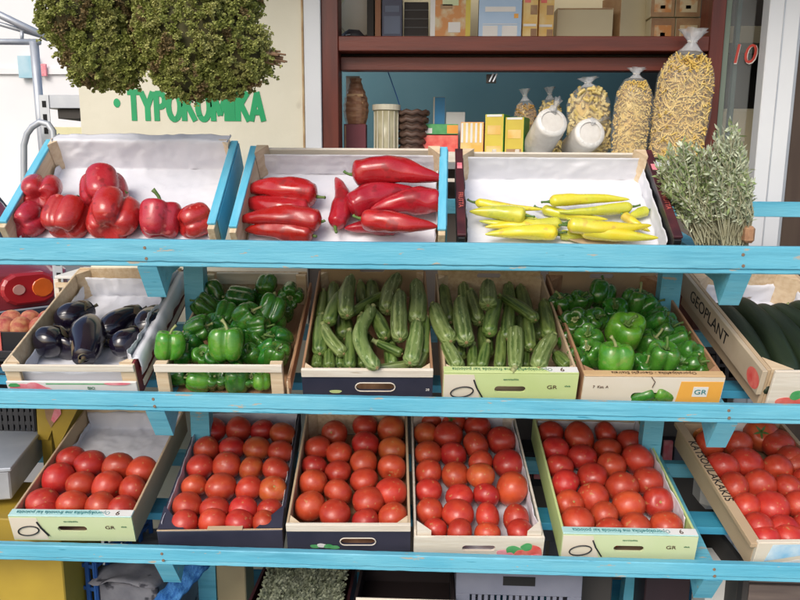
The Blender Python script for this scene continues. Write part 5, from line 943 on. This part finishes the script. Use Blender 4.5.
# crates and boxes at the left -------------------------------------------
BLKP = mat('black_plastic', (.018, .018, .022), .4); BLUP = mat('blue_plastic', (.02, .08, .28), .4, (.03, .11, .35), 12); GRYP = mat('grey_plastic', (.15, .16, .21), .5, (.18, .19, .24), 12); YPL = mat('yellow_card', (.42, .29, .03), .6, (.34, .23, .025), 6)
def plastic_crate(label, x0, x1, y0, y1, z0, z1, m, nx=9, nz=4, rot=0, slots=True, name='plastic_crate'):
    cx, cy = (x0+x1)/2, (y0+y1)/2; w_, d_, h_ = (x1-x0)/2, (y1-y0)/2, z1-z0
    r = empty(name, label, 'crate', Matrix.Translation((cx, cy, z0)) @ Matrix.Rotation(R(rot), 4, 'Z'))
    box('rim', -w_-.006, w_+.006, -d_-.006, -d_+.006, h_-.018, h_, m, r); box('rim', -w_-.006, w_+.006, d_-.006, d_+.006, h_-.018, h_, m, r); box('rim', -w_-.006, -w_+.006, -d_+.0065, d_-.0065, h_-.018, h_, m, r); box('rim', w_-.006, w_+.006, -d_+.0065, d_-.0065, h_-.018, h_, m, r)
    box('floor', -w_, w_, -d_, d_, 0, .008, m, r)
    for nm, ax in (('side_grid', 0), ('side_grid', 1)):
        for sg in (-1, 1):
            g = MB(); L = w_ if ax == 0 else d_; W = d_ if ax == 0 else w_
            for k in range(nx+1):
                t = -L+2*L*k/nx; a = (t-.006, t+.006, sg*W-.003, sg*W+.003); g.box(*(a if ax == 0 else (a[2], a[3], a[0], a[1])), .0085, h_-.0185, 0)
            for k in range(nz):
                zz = h_*(k+.4)/nz; a = (-L, L, sg*W-.0022, sg*W+.0022); g.box(*(a if ax == 0 else (a[2], a[3], a[0], a[1])), zz, zz+.010, 0)
            g.build(nm, m, r)
    return r
def tomY(px, py, Y): return at(px, py, Y)
def xz(px0, py0, px1, py1, Y): a, b_ = at(px0, py0, Y), at(px1, py1, Y); return a.x, b_.x, a.z, b_.z
# peach crate behind
Y = .30; x0, x1, z0, z1 = xz(-70, 352, 50, 333, Y); r = empty('peach_crate', 'crate of peaches with an orange label behind the eggplants', 'crate', Matrix.Translation(((x0+x1)/2, Y, z0))); W = (x1-x0)/2; H = z1-z0
box('front_panel', -W, W, 0, .008, 0, H, BLKP, r); box('back_panel', -W, W, .30, .308, -.05, -.02, BLKP, r); box('floor', -W, W, .0085, .2995, -.006, 0, BLKP, r); lb = box('orange_label', -W*.98, W*.20, -.003, -.0005, .004, H, REDP, r, 0)
text('GOLD', .055, ORANGEP, lb, Matrix.Translation((-W*.30, -.0045, H*.45)) @ FRONT); flat('green_label', [(W*.6, .006), (W*.9, .006), (W*.9, H*.8), (W*.6, H*.8)], LEAFP, r, y=-.002)
PEACH = mat('peach_skin', (.42, .07, .06), .7, (.60, .28, .14), 2, rand=.15); pm = bpy.data.meshes.new('peach'); Vt, Ft = tomato_mesh(9); pm.from_pydata([tuple(v) for v in Vt], [], Ft); pm.validate(); pm.materials.append(PEACH); pm.polygons.foreach_set('use_smooth', [True]*len(pm.polygons))
for j, (py, xs) in enumerate(((328, (4, 22, 41)), (321, (11, 31, 49)), (326, (-12, -30)))):
    for i, px in enumerate(xs):
        o = link(bpy.data.objects.new('peach', pm)); Wp = at(px, py, Y+.045+.07*(j == 1)); o.matrix_world = Matrix.Translation(Wp) @ Matrix.Rotation(i*1.3, 4, 'Z') @ Matrix.Rotation(1.2, 4, 'X') @ Matrix.Scale(.033, 4)
        if j < 2: tag(o, f'rosy peach, {ORD[i]} in the {("front", "back")[j]} row above the orange label', 'peach', 'peaches behind the eggplants')
        else: tag(o, f'rosy peach at the far left, {("nearer the orange label", "farther out")[i]}', 'peach', 'peaches behind the eggplants')
r = plastic_crate('black plastic crate under the peaches', at(-60, 360, .22).x, at(44, 360, .22).x, .20, .50, at(0, 398, .22).z, at(0, 349, .22).z, BLKP, 7, 3)
CR_ = plastic_crate
CR_('black plastic crate with open grid beside the yellow flaps', at(-60, 440, .30).x, at(36, 440, .42).x, .42, .70, at(0, 455, .42).z, at(0, 400, .42).z, BLKP, 12, 6)
q = at(9, 469, .16); r = empty('steel_trough', 'dull galvanised steel counter corner below the black crate', 'counter', Matrix.Translation((q.x, q.y, 0)) @ Matrix.Rotation(R(13), 4, 'Z'))
box('steel_top', -.6, .006, -.004, .30, q.z-.006, q.z+.004, STEEL, r, .002); box('steel_front', -.6, 0, 0, .296, q.z-.085, q.z-.0065, mat('pale_steel', (.45, .47, .50), .5, (.35, .36, .38), 10, metal=.3), r, .004); box('counter_leg', -.10, -.05, .2, .25, 0, q.z-.086, STEEL, r)
# yellow flaps
r = empty('yellow_display_box', 'yellow cardboard display box with brown and pink heart picture', 'box', Matrix.Translation((0, 0, 0)))
P = [at(x, y, .40) for x, y in ((36, 400), (82, 400), (56, 452), (52, 430), (48, 440), (38, 440))]
m = MB(); m.add(P+[p+Vector((0, .006, 0)) for p in P], [tuple(reversed(range(6))), tuple(range(6, 12))]+[(i, (i+1) % 6, 6+(i+1) % 6, 6+i) for i in range(6)]); m.build('yellow_flap', YPL, r)
for nm, pts, mm in (('printed_heart', [(43, 400), (61, 400), (60, 412), (51, 428), (46, 418)], BRNP), ('printed_fruit', [(54, 410), (60, 404), (61, 414), (54, 423), (51, 420)], PINKP)):
    P = [at(x, y, .397-(.002 if 'fruit' in nm else 0)) for x, y in pts]; m = MB(); m.add(P, [tuple(reversed(range(len(P))))]); m.build(nm, mm, r)
box('yellow_side', at(40, 440, .40).x, at(50, 440, .40).x, .407, .62, at(40, 470, .40).z, at(40, 400, .40).z, YPL, r)
x0, x1, z0, z1 = xz(4, 640, 74, 506, .18); r = empty('yellow_carton', 'large yellow carton at the lower left under the tomato crate', 'carton', Matrix.Translation((x0, .1, 0))); box('body', 0, x1-x0, 0, .22, 0, z1, YPL, r, .003); box('pale_edge', -.012, -.001, -.004, .21, 0, z1, CREAMP, r)
# stacked slatted wood behind the eggplant crate
r = empty('slatted_crate', 'stack of thin yellowish slats at the back of the eggplants', 'crate', Matrix.Translation((at(72, 300, .62).x, .62, 0)))
for k in range(5): z0 = at(72, 332-k*11, .62).z; box('slat', -.05, .20, 0, .012, z0, z0+.016, WOOD, r); 
box('corner_post', -.06, -.045, .0125, .03, 0, at(72, 280, .62).z, WWOOD, r); box('paper_top', -.05, .2, 0, .2, at(72, 279, .62).z, at(72, 276, .62).z, WHITEP, r)
# things in the gaps and on the lowest shelf
plastic_crate('black plastic crate standing behind the rack, right of the peppers', at(655, 390, .62).x, at(735, 390, .62).x, .62, .76, at(690, 398, .62).z, at(690, 345, .62).z, BLKP, 8, 4)
r = empty('brown_basket', 'reddish brown basket tucked behind the right post', 'basket', Matrix.Translation((at(690, 325, .58).x, .58, at(690, 332, .58).z))); m = MB(); m.tube([(0, .06, 0), (0, .06, .09), (0, .06, .14)], [.055, .07, .072], 20, prof=lambda q, t: 1+.03*math.cos(16*q)); m.build('basket_wall', mat('terracotta_weave', (.16, .05, .03), .7, (.10, .03, .02), 30), r); m = MB(); m.tube([(.072*math.cos(a), .06+.072*math.sin(a), .142) for a in [2*math.pi*i/24 for i in range(25)]], .006, 6); m.build('basket_rim', BWOOD, r, True)
o = MB().box(0, .13, 0, .10, 0, .30, .02).build('white_sack', WHITEP); o.location = (at(703, 490, .50).x, .50, at(703, 512, .50).z); tag(o, 'white sack standing between the two right tomato crates', 'sack')
r = empty('packet_bundle', 'box of pink and grey packets behind the right tomato crates', 'box', Matrix.Translation((at(660, 450, .66).x, .66, at(660, 462, .66).z))); box('box_body', 0, .22, 0, .1, 0, .05, BLKP, r)
for k in range(6): box('packet', .008+k*.035, .036+k*.035, -.012, -.001, .006, .075, (PINKP, GRYP, MAROONP, WHITEP, PINKP, GRYP)[k], r)
r = empty('packet_bundle', 'box of red packets behind the middle tomato crates', 'box', Matrix.Translation((at(518, 470, .66).x, .66, at(520, 486, .66).z))); box('box_body', 0, .14, 0, .1, 0, .12, BLKP, r)
for k in range(3): box('packet', .008+k*.042, .044+k*.042, -.012, -.001, .03, .10, (MAROONP, PINKP, MAROONP)[k], r)
o = MB().box(0, .16, 0, .004, 0, .05, .001).build('price_card', WHITEP); o.location = (at(715, 562, .06).x, .06, at(715, 580, .06).z); tag(o, 'white card lying behind the bottom rail at the right', 'card')
TANC = mat('tan_panel', (.36, .28, .16), .8, (.30, .23, .13), 5)
def box_px(name, label, cat, a, b_, y0, Y, d, m, z0=.241, bev=.003):
    p, q = at(a, 590, Y), at(b_, 590, Y); zt = at((a+b_)/2, y0, Y).z; o = box(name, p.x, q.x, Y, Y+d, z0, zt, m, bev=bev); return tag(o, label, cat)
box_px('tan_carton', 'tan carton beside the lower left post', 'carton', 217, 246, 545, .38, .1, TANC)
GRN_ = mat('dark_greens', (.05, .075, .03), .8, (.10, .13, .06), 40)
def open_crate(label, px0, px1, ytop, yb, Y, d, m, name='produce_box'):
    p, q = at(px0, yb, Y), at(px1, yb, Y); zb_ = p.z; zt = at((px0+px1)/2, ytop, Y+d).z; r = empty(name, label, 'crate', Matrix.Translation(((p.x+q.x)/2, Y, zb_-.09))); W = (q.x-p.x)/2
    box('front_panel', -W, W, 0, .008, 0, .09, m, r); box('back_panel', -W, W, d-.008, d, 0, zt-zb_+.09, m, r)
    for sx in (-1, 1): x0, x1 = sorted((sx*W, sx*(W-.008))); meshobj('side_panel', [(x, y, z) for x in (x0, x1) for y, z in ((.0085, 0), (d-.0085, 0), (d-.0085, zt-zb_+.088), (.0085, .088))], [(0, 3, 2, 1), (4, 5, 6, 7), (0, 1, 5, 4), (1, 2, 6, 5), (2, 3, 7, 6), (3, 0, 4, 7)], m, r)
    box('floor', -W+.0085, W-.0085, .0085, d-.0085, 0, .006, m, r); return r, W
r, W = open_crate('dark maroon box of small grey green sprigs under the bottom rail', 240, 345, 560, 618, .05, .30, mat('maroon_plastic', (.055, .014, .018), .5))
rr = random.Random(3); V = []; Fc = []
for i in range(2600):
    c = Vector((rr.uniform(-W+.03, W-.02), rr.uniform(.03, .27), 0)); c.z = .075+.35*(c.y-.03)*.55+.012*noise.noise(c*30)+rr.uniform(-.006, .006)
    for l in range(3):
        dd = Vector((rr.gauss(0, 1), rr.gauss(0, 1), rr.gauss(0, 1)+.6)).normalized(); e = dd.orthogonal().normalized()*.004; b0 = len(V); V += [c, c+dd*.006+e, c+dd*.012, c+dd*.006-e]; Fc.append((b0, b0+1, b0+2, b0+3))
o = meshobj('herb_sprigs', V, Fc, mat('grey_green_sprigs', (.15, .17, .10), .8, (.26, .28, .20), 60)); o.matrix_world = r.matrix_world.copy(); o.location = (r.location.x, r.location.y, r.location.z); tag(o, 'heap of small grey green sprigs in the maroon box', 'herbs', kind='stuff')
r, W = open_crate('dark box with white card of green cucumbers on the lowest shelf', 352, 456, 562, 606, .03, .26, mat('near_black_card', (.02, .012, .012), .6))
lb = box('picture_card', -W+.01, W, -.006, -.0005, .02, .115, CREAMP, r, .001)
for k in range(3): flat('printed_cucumber', [(x, z) for x, z in blob(.0+.012*k, .088-.012*k, .045, .007, seed=k, amp=.1)], (LEAFP, GREENP, LEAFP)[k], lb, y=-.0072-.0003*k)
# grey plastic crate with vertical slots
p, q = at(456, 590, .10), at(582, 590, .10); zt = at(520, 571, .10).z; r = empty('grey_plastic_crate', 'grey plastic crate with vertical slots under the middle of the bottom rail', 'crate', Matrix.Translation(((p.x+q.x)/2, .10, .245))); W = (q.x-p.x)/2; H = zt-.245
for yy in (0, .28):
    g = MB(); g.box(-W, W, yy, yy+.006, H*.78, H, .001); g.box(-W, -W+.035, yy, yy+.006, 0, H*.779, .001); g.box(W-.035, W, yy, yy+.006, 0, H*.779, .001); g.box(-W+.0355, W-.0355, yy, yy+.006, 0, .03, .001)
    for k in range(15): x = -W+.040+k*(2*W-.08)/15; g.box(x, x+.009, yy, yy+.006, .0305, H*.779, 0)
    g.build('slotted_side', GRYP, r)
for sx in (-1, 1): x0, x1 = sorted((sx*W, sx*(W-.006))); box('end_panel', x0, x1, .0065, .2795, 0, H, GRYP, r)
box('floor', -W+.0065, W-.0065, .0065, .2795, 0, .006, GRYP, r); box('grip_slot', -.04, .04, -.0012, -.0003, H*.87, H*.95, DARK, r, 0)
# blue crate, grey net sack and woven blue strip at the lower left
r = plastic_crate('blue plastic crate tilted beside the yellow carton', at(66, 590, .20).x, at(110, 590, .20).x, .20, .45, .245, at(90, 553, .20).z, BLUP, 5, 4, rot=-14)
p = at(88, 600, .14); r = empty('newspaper_crate', 'grey crate half covered by crumpled newspaper, low at the left', 'crate', Matrix.Translation((p.x, .14, .245)) @ Matrix.Rotation(R(-8), 4, 'Z')); zt = at(120, 566, .2).z-.245
GN = mat('grey_newsprint', (.17, .17, .19), .85, (.10, .10, .12), 14, bump=.4, spots=(20, (.03, .03, .04), .6)); box('crate_body', 0, .17, .05, .30, 0, zt*.82, GN, r, .004); V = []; 
for j in range(15):
    for i in range(15): x, y = -.01+.19*i/14, .02+.30*j/14; V.append((x, y, zt*.86+.02*noise.noise(Vector((x*18, y*18, 2)))+.008))
nw = meshobj('newspaper', V, [(j*15+i, j*15+i+1, (j+1)*15+i+1, (j+1)*15+i) for j in range(14) for i in range(14)], GN, r, True); md = nw.modifiers.new('t', 'SOLIDIFY'); md.thickness = .0015
for k in range(2): box('grip_hole', .05+.06*k, .085+.06*k, .0465, .0495, zt*.35, zt*.60, DARK, r, 0)
A, B = at(158, 608, .10), at(196, 566, .24); d = B-A; side = Vector((.030, 0, .0)); V = []
for j in range(25):
    for i in range(7): V.append(A+d*(j/24*1.05)+side*(i-3)/3*1.1+Vector((0, 0, .006*math.sin(i*1.2+j)*.5)))
o = meshobj('woven_strap', V, [(j*7+i, j*7+i+1, (j+1)*7+i+1, (j+1)*7+i) for j in range(24) for i in range(6)], mat('blue_weave', (.015, .10, .34), .6, (.06, .22, .50), 50, (3, 1, 1), bump=.6), None, True); md = o.modifiers.new('t', 'SOLIDIFY'); md.thickness = .006; tag(o, 'blue woven sack edge sloping beside the lower left post', 'sack')
# lower right
o = MB().box(0, .12, 0, .12, 0, .22, .015).build('white_bag', WHITEP); p = at(706, 610, .22); o.location = (p.x, .22, .245); o.scale.z = (at(715, 568, .22).z-.245)/.22; tag(o, 'white bag standing under the bottom rail at the right', 'bag')
r = empty('slatted_box', 'brown slatted wooden box at the lower right corner', 'crate', Matrix.Translation((at(748, 600, .12).x, .12, .245))); zt = at(770, 562, .12).z-.245
for k in range(6): box('slat', 0, .42, 0, .014, zt*k/6, zt*(k+.88)/6, mat('grey_brown_slat', (.17, .13, .11), .8, (.12, .09, .08), 10, (.6, 6, 6)), r)
box('corner_post', -.016, -.001, 0, .03, 0, zt, DARKW, r); box('box_side', -.016, -.001, .031, .3, 0, zt*.95, DARKW, r)
box_px('dark_carton', 'dark carton with bluish top between the lower right posts', 'carton', 575, 612, 572, .20, .2, DARKW); box_px('dark_carton', 'black maroon carton right of the lower right post', 'carton', 645, 690, 566, .30, .2, mat('maroon_black', (.03, .012, .015), .6))
for i, (a, b_) in enumerate(((575, 604), (606, 625))): box_px('plastic_tub', f'blue plastic tub under the bottom rail, {("wider one by the grey crate", "narrower one at the post")[i]}', 'lid', a, b_, 571+0*i, .06, .08, BLUP, z0=at(590, 576, .06).z)

# lettering becomes mesh so that every mark is real geometry
bpy.context.view_layer.update()
for o in [o for o in bpy.data.objects if o.type == 'FONT']:
    me = bpy.data.meshes.new_from_object(o.evaluated_get(bpy.context.evaluated_depsgraph_get())); n = bpy.data.objects.new('tmp', me); nm = o.name; par, ml = o.parent, o.matrix_local.copy()
    bpy.data.objects.remove(o); n.name = nm; C.objects.link(n); n.parent = par; n.matrix_local = ml
